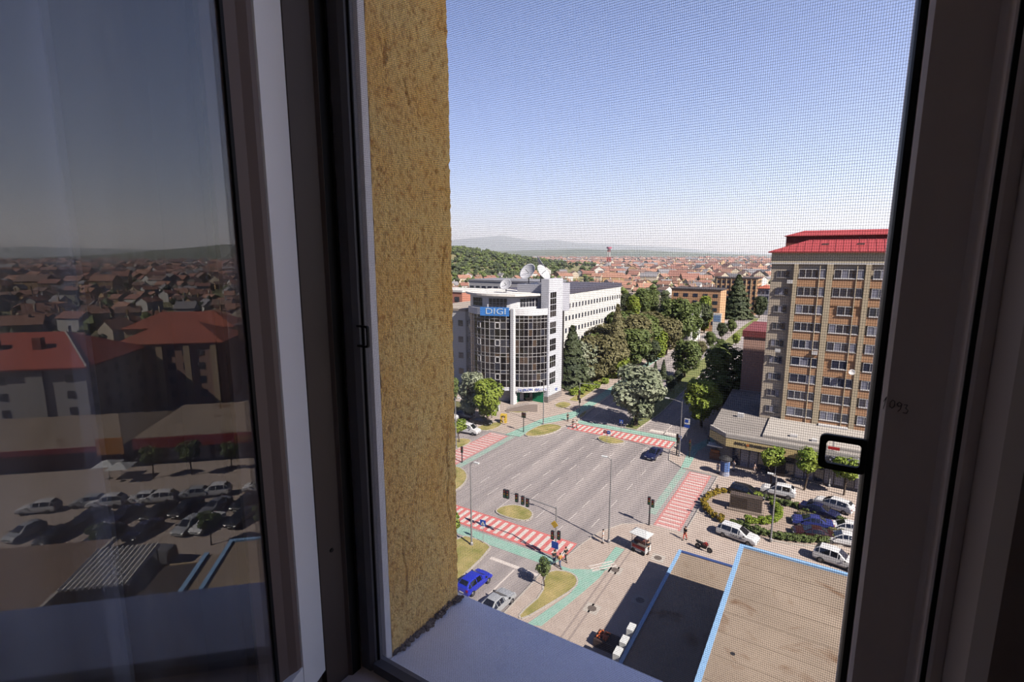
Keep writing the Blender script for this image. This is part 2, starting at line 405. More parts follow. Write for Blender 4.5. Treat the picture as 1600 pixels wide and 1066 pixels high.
# ---- the open sash on the left, its glass mirrors the street
SS = thing('window_sash', 'white casement sash standing open into the room, its glass mirroring the parking lot', 'window sash', (SASH_O.x, SASH_O.y, Z - .72), SASH_A)
zz0, zz1 = 0, 1.72
MB().extr([(0, 0), (.060, 0), (.062, -.003), (.062, -.05), (0, -.05)], 2, zz0, zz1).build('stile', M_pvc, SS)
MB().extr([(.0622, -.002), (.070, -.004), (.082, -.011), (.099, -.0165), (.099, -.0185), (.0622, -.0185)], 2, zz0 + .06, zz1 - .06).build('glazing_bead', mat('shade_toned_bead', (120, 104, 98), .5), SS)  # bead facing away from daylight: its shade is put into the colour
MB().extr([(.099, -.015), (.1035, -.0165), (.1035, -.0198), (.099, -.0198)], 2, zz0 + .06, zz1 - .06).build('gasket', M_black, SS)
MB().extr([(.0622, -.0245), (.1, -.0245), (.1, -.05), (.0622, -.05)], 2, zz0 + .06, zz1 - .06).build('inner_bead', M_pvc_in, SS)
MB().box(.56, .65, -.05, 0, zz0, zz1).build('stile', M_pvc, SS)
MB().box(.0622, .56, -.05, 0, zz0, zz0 + .06).build('rail', M_pvc, SS)
MB().box(.0622, .56, -.05, 0, zz1 - .06, zz1).build('rail', M_pvc, SS)
GL = pane_mat('window_glass', .085)
MB().box(.0985, .562, -.024, -.020, zz0 + .055, zz1 - .055).build('glass_pane', GL, SS)
for hz in (1.33, 1.6):
    MB().tube((-.011, .002, hz), (-.011, .002, hz + .09), .0075, n=12).build('hinge', M_pvc, SS)
W2 = thing('added_light_window', None, None, kind='structure'); W2['label'] = 'unseen closed window added right of the open one to brighten the room'  # out of view, added so more daylight reaches the frames and curtain
f2 = MB(); f2.box(.401, .47, .52, .60, OP_Z0, OP_Z1); f2.box(1.43, 1.499, .52, .60, OP_Z0, OP_Z1); f2.box(.47, 1.43, .52, .60, OP_Z0, OP_Z0 + .07); f2.box(.47, 1.43, .52, .60, OP_Z1 - .07, OP_Z1)
f2.build('frame', M_pvc, W2); MB().box(.47, 1.43, .555, .561, OP_Z0 + .07, OP_Z1 - .07).build('glass_pane', GL, W2)
# ---- sheer curtain hanging beside it
def curtain_mat():
    m = bpy.data.materials.new('sheer_white_voile'); m.use_nodes = True; n = m.node_tree; L = n.links; n.nodes.clear()
    d = n.nodes.new('ShaderNodeBsdfDiffuse'); d.inputs[0].default_value = lin((196, 200, 214)); t = n.nodes.new('ShaderNodeBsdfTranslucent'); t.inputs[0].default_value = lin((196, 200, 214))
    p = n.nodes.new('ShaderNodeBsdfTransparent'); a_ = n.nodes.new('ShaderNodeMixShader'); a_.inputs[0].default_value = .45
    b_ = n.nodes.new('ShaderNodeMixShader'); b_.inputs[0].default_value = .52; o_ = n.nodes.new('ShaderNodeOutputMaterial')
    L.new(d.outputs[0], a_.inputs[1]); L.new(t.outputs[0], a_.inputs[2]); L.new(a_.outputs[0], b_.inputs[1]); L.new(p.outputs[0], b_.inputs[2]); L.new(b_.outputs[0], o_.inputs[0])
    return m
CU = thing('curtain', 'sheer white curtain hanging in soft folds behind the open sash', 'curtain', (SASH_O.x, SASH_O.y, Z - 1.5), SASH_A)
cm = MB(); NU = 260
for i in range(NU + 1):
    s_ = -.02 + .92 * i / NU
    ph = s_ * 38 + 1.2 * math.sin(s_ * 9)
    for j, zz in enumerate((.02, .7, 1.4, 2.1, 2.75)):
        y_ = -.16 - .075 * math.sin(ph + .15 * j) ** 3 - .015 * math.sin(ph * 2.3 + .4 * j) - .02 * s_
        cm.v.append((s_ + .020 * math.sin(ph * 2 + j * .2), y_, zz))
for i in range(NU):
    for j in range(4):
        a = i * 5 + j; cm.f.append([a, a + 5, a + 6, a + 1]); cm.m.append(0)
cm.build('cloth', curtain_mat(), CU, smooth=True)
MB().tube((-.03, -.17, 2.76), (.92, -.17, 2.76), .012, n=10).build('curtain_rod', M_pvc, CU)
ALB = 0.33
# ================================================================== GROUND, ROADS, PAVEMENTS
M_asph = mat('grey_asphalt', (150, 141, 140), .9, col2=(182, 171, 167), vscale=.5, bump=.2, bscale=6)
n = M_asph.node_tree; mp = n.nodes.new('ShaderNodeMapping'); mp.inputs['Scale'].default_value = (1.0, .035, 1)      # tyre-polished bands along the lanes
tn = [q for q in n.nodes if q.type == 'TEX_NOISE' and abs(q.inputs['Scale'].default_value - .5) < 1e-4][0]; src = tn.inputs['Vector'].links[0].from_socket; n.links.new(src, mp.inputs[0]); n.links.new(mp.outputs[0], tn.inputs['Vector'])
M_pave = mat('pinkish_paving', (186, 168, 156), .9, col2=(196, 179, 167), vscale=.6, bump=.2, bscale=5)
M_kerb = mat('pale_kerbstone', (196, 186, 176), .9, var=.05)
M_grass = mat('dry_lawn', (138, 136, 66), .95, col2=(188, 168, 110), vscale=.5, bump=.4, bscale=12)
M_red = mat('red_road_paint', (222, 112, 110), .85, col2=(216, 134, 128), vscale=.9)
M_redw = mat('worn_red_road_paint', (214, 138, 134), .85, col2=(204, 152, 146), vscale=.9)
M_worn = mat('worn_pinkish_white_paint', (224, 196, 190), .85, var=.06, vscale=2)
M_gworn = mat('worn_green_paint', (150, 182, 168), .85, col2=(176, 184, 174), vscale=.8)
M_dash = mat('worn_white_paint', (212, 203, 197), .85, var=.06, vscale=2)
M_white = mat('white_road_paint', (226, 214, 206), .85, var=.06, vscale=2)
M_green = mat('green_bike_lane_paint', (146, 190, 172), .85, col2=(166, 196, 182), vscale=.8)
M_earth = mat('distant_meadow_and_soil', (104, 108, 62), .95, col2=(142, 130, 92), vscale=.004)
g = struct(MB().prism([(-9000, -300), (9000, -300), (9000, 14000), (-9000, 14000)], -2.0, -.06).build('ground', M_earth), 'ground of the valley under the town')
road = MB(); road.prism([(-160, 10), (-10, 10), (-10, 84), (-16, 92), (-17, 330), (-52, 620), (-66, 620), (-47, 160), (-44, 92), (-50, 80), (-160, 80)], -.08, 0)
ROAD = struct(road.build('road', M_asph), 'grey asphalt of the wide avenue crossing')
ROAD['category'] = 'road'
def slab(name, pts, z1, m, label, cat='pavement', kerb=.18, mk=None):
    p = [(q[0], q[1]) for q in pts]
    o = thing(name, label, cat, kind='structure')
    MB().prism(p, -.02, z1).build('surface', m, o)
    a = sum(p[i][0] * p[(i + 1) % len(p)][1] - p[(i + 1) % len(p)][0] * p[i][1] for i in range(len(p)))
    k = MB(); n = len(p)
    for i in range(n):
        A = Vector(p[i]); B = Vector(p[(i + 1) % n]); d = (B - A)
        if d.length < .05: continue
        nn = Vector((d.y, -d.x)).normalized() * (1 if a > 0 else -1) * kerb
        q = [A, B, B + nn, A + nn]; k.prism([(v.x, v.y) for v in q], -.02, z1 + .02)
    k.build('kerb', mk or M_kerb, o)
    return o
def px(l): return [G(*q) for q in l]
def smooth_loop(pts, it=2):
    p = [Vector((q[0], q[1])) for q in pts]
    for _ in range(it):
        r = []
        for i in range(len(p)):
            a, b = p[i], p[(i + 1) % len(p)]; r += [a * .75 + b * .25, a * .25 + b * .75]
        p = r
    return p
# big pavements
slab('pavement', [(-23.3, 12), (-23.3, 44), (-22.4, 46.8), (-22.0, 50.6), (-21.3, 54), (-19.6, 57.4), (-17.2, 58.9), (-12.5, 59.2), (-12.2, 78.6), (-17.4, 78.9), (-20.2, 81), (-21.2, 85.4), (-21.0, 92), (-20.0, 150), (-19.5, 330), (90, 330), (90, 12)], .10, M_pave,
     'pinkish paved square on the parking side of the crossing')
nw = slab('pavement', [(-56, 77.2), (-50.5, 77.4), (-47.6, 78.4), (-45.0, 81.6), (-42.6, 86.2), (-41.6, 90.5), (-42.2, 100), (-44.6, 140), (-46.5, 170), (-43.5, 330), (-58, 600), (-240, 600), (-240, 90), (-66, 90), (-60, 82)], .10, M_pave,
     'pale pavement in front of the glass office building')
slab('grass_verge', smooth_loop([(-36.4, 12), (-30.2, 12), (-30.0, 44.0), (-32, 45.0), (-36.0, 44.6)], 2), .12, M_grass, 'dry grass median behind the near crosswalk with a pedestrian sign', 'grass')
slab('grass_verge', smooth_loop(px([(772, 803), (783, 793), (806, 790), (826, 797), (833, 806), (822, 817)])), .14, M_grass, 'small dry grass island at the inner end of the near crosswalk', 'grass')
slab('grass_verge', smooth_loop(px([(934, 684), (944, 681), (975, 690), (974, 693), (955, 695), (938, 690)])), .14, M_grass, 'thin grass island with round signs at the far crosswalk', 'grass')
slab('grass_verge', smooth_loop(px([(816, 682), (838, 668), (858, 663), (880, 667), (868, 676), (840, 683)])), .16, M_grass, 'oval lawn at the kerb in front of the glass office building', 'grass')
slab('grass_verge', smooth_loop(px([(903, 652), (916, 642), (917, 645), (908, 654)])), .16, M_grass, 'small grass triangle beside the far traffic light', 'grass')
slab('grass_verge', smooth_loop(px([(864, 635), (877, 628), (895, 632), (882, 640)]), 1), .14, M_grass, 'square lawn bed beside the stair tower of the glass building', 'grass')
slab('grass_verge', smooth_loop(px([(787, 641), (812, 639), (832, 645), (800, 646)]), 1), .14, M_grass, 'lawn strip below the office entrance ramp', 'grass')
slab('grass_verge', smooth_loop(px([(690, 700), (700, 688), (732, 686), (736, 692), (718, 701), (700, 705)]), 1), .14, M_grass, 'grass island beside the white van', 'grass')
slab('grass_verge', smooth_loop(px([(690, 738), (712, 729), (728, 738), (729, 752), (712, 768), (690, 772)]), 2), .14, M_grass, 'rounded grass corner by the left crosswalk', 'grass')
slab('grass_verge', smooth_loop(px([(850, 905), (862, 893), (890, 896), (902, 906), (898, 920), (858, 945), (815, 970), (812, 962), (850, 930)]), 1), .14, M_grass, 'dry grass patch with the small round tree at the near kerb', 'grass')
slab('grass_verge', smooth_loop(px([(740, 672), (757, 664), (783, 660), (783, 666), (766, 674)]), 1), .14, M_grass, 'bare grass patch under the kerbside trees', 'grass')
slab('grass_verge', smooth_loop([(-33.0, 92.6), (-28.6, 92.4), (-29.4, 140), (-31, 300), (-35, 300), (-33.4, 140)], 1), .14, mat('green_lawn', (112, 122, 62), .95, col2=(138, 140, 80), vscale=.4), 'tree-planted grass median of the far avenue', 'grass')
slab('grass_verge', [(-49.5, 104), (-47.4, 104), (-51.3, 165), (-55, 165)], .15, M_grass, 'green strip between avenue pavement and park', 'grass')
# crosswalks: red field, each white stripe a piece of its own
def flat(name, pts, z, m, parent, label=None):
    o = MB().prism([(q[0], q[1]) for q in pts], z - .008, z).build(name, m, parent)
    if label: o['label'] = label
    return o
def crosswalk(label, x0, x1, y0, y1, along, n, sw, bike, z=.02, mred=None, mst=None, mgr=None):
    o = thing('crosswalk', label, 'crosswalk', ((x0 + x1) / 2, (y0 + y1) / 2, 0), kind='structure')
    lx, ly = (x1 - x0) / 2, (y1 - y0) / 2
    flat('red_field', [(-lx, -ly), (lx, -ly), (lx, ly), (-lx, ly)], z, mred or M_red, o)
    L_ = 2 * (lx if along == 'x' else ly); st = None
    for i in range(n):
        c = -L_ / 2 + L_ * (i + .5) / n
        if st is None:
            hw = sw / 2
            q = [(-hw, -ly + .35), (hw, -ly + .35), (hw, ly - .35), (-hw, ly - .35)] if along == 'x' else [(-lx + .3, -hw), (lx - .3, -hw), (lx - .3, hw), (-lx + .3, hw)]
            st = MB().prism(q, .0, .008).mesh('stripe', [mst or M_white])
        link('stripe', st, o, (c, 0, z) if along == 'x' else (0, c, z))
    for (a0, a1, b0, b1) in bike:
        k = flat('bike_lane', [(a0 - o.location.x, b0 - o.location.y), (a1 - o.location.x, b0 - o.location.y), (a1 - o.location.x, b1 - o.location.y), (a0 - o.location.x, b1 - o.location.y)], z - .004, mgr or M_green, o)
    return o
crosswalk('red and white crosswalk nearest to the window with green bike lane', -43.5, -22.6, 46.9, 50.5, 'x', 21, .48, [(-43.5, -22.6, 44.9, 46.5)])
crosswalk('far red and white crosswalk across the avenue behind the dark car', -41.4, -21.6, 86.2, 89.9, 'x', 20, .48, [(-41.4, -21.6, 90.3, 92.2)])
crosswalk('left red and white crosswalk by the white van', -52.6, -48.8, 59.6, 76.6, 'y', 17, .48, [(-48.5, -47.4, 57, 77)], mred=M_redw, mst=M_worn, mgr=M_gworn)
crosswalk('right red and white crosswalk beside the flower bed', -16.4, -13.2, 59.2, 78.2, 'y', 19, .48, [(-17.9, -16.9, 62, 79)], mred=M_redw, mst=M_worn, mgr=M_gworn)
# bike lane on pavements
for pts, lb in (([(876, 886), (892, 891), (946, 892), (936, 905), (905, 932), (846, 980), (822, 978), (890, 930), (903, 914), (898, 900), (880, 896)], 'green bike lane curving past the near kerb corner'),
                ([(934, 893), (962, 856), (976, 860), (947, 893)], 'short green bike lane strip leading to the food cart'),
                ([(790, 680), (845, 656), (898, 643), (908, 636), (960, 602), (1026, 556), (1034, 558), (962, 611), (915, 643), (893, 655), (846, 664), (812, 683)], 'green bike lane along the office side of the avenue'),
                ([(1064, 732), (1078, 700), (1112, 684), (1117, 690), (1090, 706), (1076, 732)], 'green bike lane near the bank corner')):
    o = MB().prism([(q.x, q.y) for q in px(pts)], .02, .125).build('bike_lane', M_green); struct(o, lb); o['category'] = 'bike lane'
# lane dashes and stop line, parts of the road
dash = MB().box(-.055, .055, -1.3, 1.3, .0, .012).mesh('lane_dash', [M_dash])
for X, ys_ in ((-38.4, [56.5, 62.5, 68.5, 74.5, 80.5]), (-35.0, [54.2, 60, 66, 72, 78, 84]), (-41.6, [59, 65, 71, 77, 83]), (-29.5, [54.5, 60, 66, 72, 78, 84]), (-25.7, [52, 56, 60, 66, 72, 78, 84]), (-22.6, [56, 62, 68, 74, 80]), (-32.6, [58, 64, 70, 76, 82])):
    for y in ys_: link('lane_dash', dash, ROAD, (X + (y - 60) * .02, y, 0), -.02)
link('lane_line', MB().box(-.08, .08, 14, 42.4, 0, .012).mesh('lane_line', [M_white]), ROAD, (-26.2, 0, 0))
link('stop_line', MB().box(-29.6, -23.6, 42.6, 43.1, 0, .012).mesh('stop_line', [M_white]), ROAD)
link('stop_line', MB().box(-41, -34, 93.2, 93.7, 0, .012).mesh('stop_line', [M_white]), ROAD)
link('road_lettering', MB().box(-27.4, -22.4, 93.0, 94.6, 0, .012).mesh('road_lettering', [M_white]), ROAD)
link('lane_line', MB().box(-.07, .07, 93, 300, 0, .012).mesh('lane_line', [M_white]), ROAD, (-24.6, 0, 0))
link('lane_line', MB().box(-.07, .07, 94, 300, 0, .012).mesh('lane_line', [M_white]), ROAD, (-38.0, 0, 0), .02)
M_iron = mat('cast_iron', (112, 100, 92), .7)
for q, z in (((961, 891), .1), ((925, 951), .1), ((1000, 938), .1), ((1028, 872), .1)):
    p = G(*q, z); o = thing('manhole_cover', f'round manhole cover in the paving {"inside the building shadow" if q[0] == 1000 else "beside the green bike lane" if q[0] == 961 else "small, behind the food cart" if q[0] == 1028 else "nearest to the window sill"}', 'manhole cover', p)
    MB().lathe([(.0001, 0), (.42, 0), (.42, .012), (.0001, .014)], 18).build('lid', M_iron, o); MB().box(-.7, .7, -.7, .7, 0, .006).build('surround', M_kerb, o)
o = thing('bike_lane_bars', 'three short white bars painted across the near bike lane', 'road marking', tuple(G(941, 886)[:2]) + (.125,), rad(52), kind='structure')
for k in range(3): MB().box(-1.5, 1.5, -.55 + k * .42, -.35 + k * .42, 0, .01).build('bar', M_white, o)
# paving joint bands by the near kerb
b_ = MB()
for x_ in (-17.6, -16.9): b_.box(x_, x_ + .18, 20, 58, .1, .106)
struct(b_.build('paving_band', mat('darker_paving', (166, 150, 142), .9)), 'narrow darker bands in the paving')
# ================================================================== TREES
M_bark = mat('bark', (92, 76, 62), .95, var=.2, vscale=3)
LF = {'green': leaf_mat('bright_green_leaves', (126, 152, 44), (180, 192, 72)), 'mid': leaf_mat('mid_green_leaves', (92, 112, 52), (134, 148, 76)),
      'dark': leaf_mat('dark_green_needles', (66, 80, 50), (100, 110, 68)), 'silver': leaf_mat('silvery_green_leaves', (142, 154, 116), (198, 202, 172)),
      'olive': leaf_mat('olive_brown_leaves', (112, 108, 66), (152, 144, 96)), 'yellow': leaf_mat('yellow_flowers_and_leaves', (196, 150, 30), (150, 150, 40), 2.0),
      'lime': leaf_mat('lime_green_hedge_leaves', (128, 156, 32), (170, 186, 54), 1.0)}
def leaf(m, p, nrm, s, mi=0):
    u = nrm.orthogonal().normalized(); v = nrm.cross(u); a = random.uniform(0, PI)
    u, v = u * math.cos(a) + v * math.sin(a), v * math.cos(a) - u * math.sin(a)
    u *= s; v *= s * .62
    m.add([p - u, p + v + nrm * s * .15, p + u, p - v + nrm * s * .15], [(0, 1, 2), (0, 2, 3)], mi)
def crown_round(seed, n, rx, rz, zc, size, lobes=9):
    random.seed(seed); m = MB(); L_ = [(Vector((0, 0, zc)), rx * .72, rz * .8)]
    for i in range(lobes):
        a = random.uniform(0, 2 * PI); e = random.uniform(-1.15, 1.0); k = .55
        L_.append((Vector((math.cos(a) * math.cos(e) * rx * k, math.sin(a) * math.cos(e) * rx * k, zc + math.sin(e) * rz * .62)), rx * random.uniform(.36, .52), rz * random.uniform(.28, .42)))
    for i in range(n):
        c, r, h = random.choice(L_)
        d = Vector((random.gauss(0, 1), random.gauss(0, 1), random.gauss(.1, 1))).normalized(); k = random.uniform(.72, 1.04)
        p = c + Vector((d.x * r, d.y * r, d.z * h)) * k
        nn = (d + Vector((random.uniform(-.6, .6), random.uniform(-.6, .6), random.uniform(-.2, .8)))).normalized()
        leaf(m, p, nn, size * random.uniform(.7, 1.25))
    return m
def crown_conifer(seed, n, r, h, z0, size):
    random.seed(seed); m = MB()
    for i in range(n):
        t = random.random() ** 1.4; a = random.uniform(0, 2 * PI); lay = math.sin(t * 46) * .12
        rr = r * (1 - t) ** .8 * (random.uniform(.5, 1.0) + lay)
        d = Vector((math.cos(a), math.sin(a), -.25))
        p = Vector((math.cos(a) * rr, math.sin(a) * rr, z0 + t * h - rr * .18))
        leaf(m, p, (d + Vector((0, 0, random.uniform(.2, 1.2)))).normalized(), size * random.uniform(.7, 1.3))
    return m
def trunk_mesh(h, r, seed, br=5):
    random.seed(seed); m = MB(); m.path([(0, 0, 0), (.05 * h, .02 * h, h * .4), (.03 * h, 0, h * .8)], [r, r * .75, r * .3], 8)
    for i in range(br):
        a = 2 * PI * i / br + random.random(); z_ = h * random.uniform(.35, .6)
        m.path([(.04 * h, .01 * h, z_), (math.cos(a) * h * .16, math.sin(a) * h * .16, z_ + h * .18)], [r * .45, r * .15], 6)
    return m
PROTO = {}
for k, (cm_, tm_) in {
    'round1': (crown_round(1, 3400, 3.2, 4.6, 5.6, .33, 14), trunk_mesh(9, .24, 1)),
    'round2': (crown_round(2, 3400, 3.4, 5.0, 5.4, .33, 15), trunk_mesh(9, .26, 2)),
    'tall': (crown_round(3, 3200, 2.5, 5.4, 5.4, .33, 15), trunk_mesh(9, .24, 3)),
    'small': (crown_round(4, 900, 1.25, 1.3, 3.1, .19, 7), trunk_mesh(3.4, .09, 4, 4)),
    'conifer': (crown_conifer(5, 2600, 2.6, 9.4, .8, .36), trunk_mesh(9.5, .22, 5, 0)),
    'cypress': (crown_conifer(6, 1200, 1.2, 5.0, .1, .26), trunk_mesh(4.5, .12, 6, 0)),
    'shrub': (crown_round(7, 700, 1.0, .75, .75, .16, 8), trunk_mesh(1.0, .06, 7, 5))}.items():
    PROTO[k] = (cm_.mesh('crown_' + k, [LF['mid']]), tm_.mesh('trunk_' + k, [M_bark]))
TREES = []
def tree(proto, leafm, p, h, label, cat='tree', name=None, group=None, wide=1.0, rz=None):
    base = {'round1': 10.2, 'round2': 10.4, 'tall': 10.8, 'small': 4.4, 'conifer': 10.2, 'cypress': 5.1, 'shrub': 1.55}[proto]
    s = h / base
    nm = name or {'conifer': 'conifer_tree', 'cypress': 'cypress_tree', 'shrub': 'shrub'}.get(proto, 'leafy_tree')
    o = thing(nm, label, cat, (p[0], p[1], p[2] if len(p) > 2 else .1), rz if rz is not None else random.uniform(0, 6), group)
    o.scale = (s * wide, s * wide, s)
    c = link('crown', PROTO[proto][0], o); c.material_slots[0].link = 'OBJECT'; c.material_slots[0].material = LF[leafm]
    link('trunk' if proto != 'shrub' else 'stems', PROTO[proto][1], o)
    TREES.append(o)
    return o
random.seed(11)
tree('round1', 'green', G(763, 662), 10.2, 'bright green round tree in front of the dark office glass', wide=1.0)
tree('round2', 'silver', G(738, 654), 10.8, 'silvery green tree beside the bright one before the office glass', wide=.95)
tree('round1', 'mid', G(704, 634), 7.2, 'small green tree at the wall edge left of the office building')
tree('small', 'green', G(718, 692), 4.6, 'round green bush tree beside the white van', wide=1.35)
tree('small', 'green', G(708, 856), 4.4, 'young green tree half hidden by the stucco on the near median')
tree('small', 'mid', G(851, 918), 3.4, 'small round tree on the near kerb grass patch', wide=.95)
tree('round1', 'silver', G(993, 666), 13.4, 'large silvery tree on the avenue median nose', wide=1.3)
tree('round2', 'mid', G(1070, 590), 11.5, 'dull green tree further along the avenue median', wide=1.15)
tree('round1', 'green', G(1096, 668), 11.0, 'sunlit bright green tree at the bank corner', wide=1.1)
tree('tall', 'mid', G(1131, 640), 15.5, 'tall dark tree in the shadow of the tower block', wide=1.5)
tree('cypress', 'dark', G(1023, 595), 5.2, 'slim dark cypress, left of the pair on the median')
tree('cypress', 'dark', G(1036, 592), 5.2, 'slim dark cypress, right of the pair on the median')
tree('conifer', 'dark', G(893, 604), 15.5, 'tall pointed spruce beside the stair tower of the office', wide=1.3)
tree('round2', 'silver', G(912, 600), 12.5, 'greyish tree just right of the pointed spruce', wide=1.2)
tree('round2', 'olive', G(932, 598), 14.0, 'olive brown tree in the park edge', wide=1.2)
tree('conifer', 'olive', G(962, 585), 19.5, 'tallest spruce of the park in front of the white building', wide=.9)
tree('round1', 'olive', G(985, 572), 17.5, 'broad olive tree with cream blossom in the park', wide=1.15)
tree('tall', 'green', G(966, 592), 9.5, 'fresh green tree leaning over the park hedge', wide=1.5)
tree('tall', 'green', G(1026, 562), 10.5, 'fresh green columnar tree by the bike lane', wide=1.5)
tree('round2', 'mid', G(1052, 545), 20, 'tall mid green tree hiding the orange apartment block', wide=1.05)
tree('tall', 'mid', G(1080, 535), 17, 'tall tree right of the orange block', wide=.95)
tree('tall', 'green', G(1100, 520), 17.5, 'bright tree in front of the second orange block', wide=.8)
tree('conifer', 'dark', G(1118, 512), 15.5, 'blue-green spruce beside the white kiosk panel', wide=.9)
tree('conifer', 'dark', G(1150, 498), 23, 'big dark spruce at the end of the park row', wide=1.5)
tree('round1', 'green', G(1166, 490), 10.5, 'bright round tree at the far end of the avenue', wide=1.1)
tree('round2', 'dark', G(1186, 497), 13, 'dark tree next to the tower block edge', wide=1.0)
for q, h, lf in (((1082, 572), 6, 'mid'), ((1060, 600), 4, 'dark'), ((1048, 612), 4.5, 'dark'), ((1018, 640), 4, 'mid'), ((1110, 545), 7, 'mid'), ((1128, 530), 7.5, 'dark'), ((1143, 522), 7, 'mid'), ((1095, 560), 6.5, 'olive'), ((1150, 540), 5, 'green'), ((1125, 552), 5.5, 'mid')):
    tree('round1', lf, G(*q), h, 'low leafy tree on the far avenue median', group='low trees on the far median')
for q, h, lf in (((1004, 497), 17, 'mid'), ((990, 500), 14, 'green'), ((1020, 494), 16, 'mid'), ((978, 495), 14, 'dark'), ((1038, 497), 13, 'dark'), ((1070, 500), 11, 'mid')):
    tree('round2', lf, G(*q), h, 'dense green tree behind the white building', group='trees behind the white building')
for q, h, lf in (((905, 590), 9, 'dark'), ((952, 592), 11, 'olive'), ((990, 578), 12, 'mid'), ((1018, 552), 14, 'olive'), ((1045, 540), 14, 'mid'), ((975, 560), 15, 'mid'), ((925, 583), 11, 'mid'), ((945, 575), 13, 'olive'), ((1000, 560), 14, 'mid'), ((1012, 572), 8, 'dark'), ((1040, 555), 12, 'olive'), ((1062, 538), 13, 'mid'), ((1090, 520), 13, 'dark')):
    tree('round1', lf, G(*q), h * 1.15, 'park tree in the dense row between white building and avenue', group='trees of the park row', wide=1.3)
for q, h in (((906, 616), 2.2), ((918, 611), 2.4), ((930, 607), 2.0), ((944, 600), 1.8), ((897, 618), 1.9), ((955, 592), 1.8)):
    tree('shrub', 'green', G(*q), h, 'clipped green shrub at the park edge pavement', 'shrub', group='shrubs at the park edge', wide=1.3)
# street trees before the shops
for q, h, lb in (((1205, 757), 6.2, 'young street tree in front of the bank doorway'), ((1256, 767), 7.0, 'young street tree, fuller, left of the lamp by the shops'), ((1318, 775), 6.2, 'young street tree behind the black screen tab')):
    tree('small', 'green', G(*q), h, lb, wide=1.05)
# flower bed: curved hedge of shrubs round the monument, lawn shrubs beyond
BED = smooth_loop([(-12.6, 68.4), (-11.5, 73), (-8.5, 74.6), (-2, 74.2), (4.5, 72.5), (5.6, 68.5), (2.0, 64.6), (-4.0, 62.6), (-9.6, 63.8)], 2)
slab('flower_bed', BED, .22, mat('bed_paving', (170, 150, 136), .95, var=.1), 'rounded flower bed with monument in the parking square', 'flower bed')
def arc_shrubs(pts, n, lf, h, lab, grp, wide=.9):
    P = [Vector(q) for q in pts]; seg = [(P[i + 1] - P[i]).length for i in range(len(P) - 1)]; T = sum(seg)
    for k in range(n):
        d = T * (k + .5) / n; i = 0
        while d > seg[i] and i < len(seg) - 1: d -= seg[i]; i += 1
        p = P[i] + (P[i + 1] - P[i]) * d / seg[i]
        tree('shrub', lf, (p.x, p.y, .2), h * random.uniform(.9, 1.15), lab, 'shrub', group=grp, wide=wide)
arc_shrubs([(-9.3, 73.7), (-10.8, 72.6), (-12.0, 70.4), (-12.3, 68.2), (-11.6, 66.2), (-10.2, 64.8), (-9.0, 64.2)], 12, 'yellow', .95, 'yellow flowering shrub in the curved hedge by the monument', 'yellow shrubs round the monument')
arc_shrubs([(-4.4, 72.6), (-3.5, 71), (-3.3, 69.2), (-3.9, 67.4), (-5.2, 66.2), (-6.8, 65.5)], 11, 'lime', 1.0, 'lime green clipped shrub curving behind the monument', 'lime shrubs behind the monument', 1.0)
arc_shrubs([(-8.2, 64.2), (-5.5, 63.6), (-2.5, 63.8), (.2, 64.8), (2.8, 66.8)], 14, 'mid', .95, 'dark green ground shrub along the front of the flower bed', 'front shrubs of the flower bed', 1.2)
arc_shrubs([(-6.0, 74.0), (-2.5, 73.4), (1.0, 72.8), (3.9, 71.6)], 10, 'mid', .9, 'dark green shrub along the far side of the flower bed', 'back shrubs of the flower bed', 1.2)
arc_shrubs([(-1.5, 71.6), (1.0, 70.6), (3.6, 69.4), (2.0, 67.6), (-.6, 66.4)], 10, 'olive', .8, 'low olive shrub inside the flower bed lawn', 'inner shrubs of the flower bed', 1.4)
arc_shrubs([(-7.6, 73.2), (-6.6, 73.3), (-5.8, 73.0)], 3, 'green', 1.15, 'green shrub clump beside the monument top', 'shrub clump by the monument')
mo = thing('monument', 'dark stone monument slab with ledge in the flower bed', 'monument', (-7.2, 69.0, .22), rad(4))
M_stone = mat('dark_granite', (88, 74, 66), .7, var=.15, vscale=2)
MB().box(-1.9, 1.9, -.55, .55, 0, 2.1).build('slab', M_stone, mo)
MB().box(-2.2, 2.2, -.9, .9, 0, .25).build('plinth', mat('stone_plinth', (150, 134, 122), .85), mo)
MB().box(-1.7, .2, -.57, -.55, .5, 1.8).build('relief_panel', mat('bronze_relief', (70, 58, 50), .5), mo)
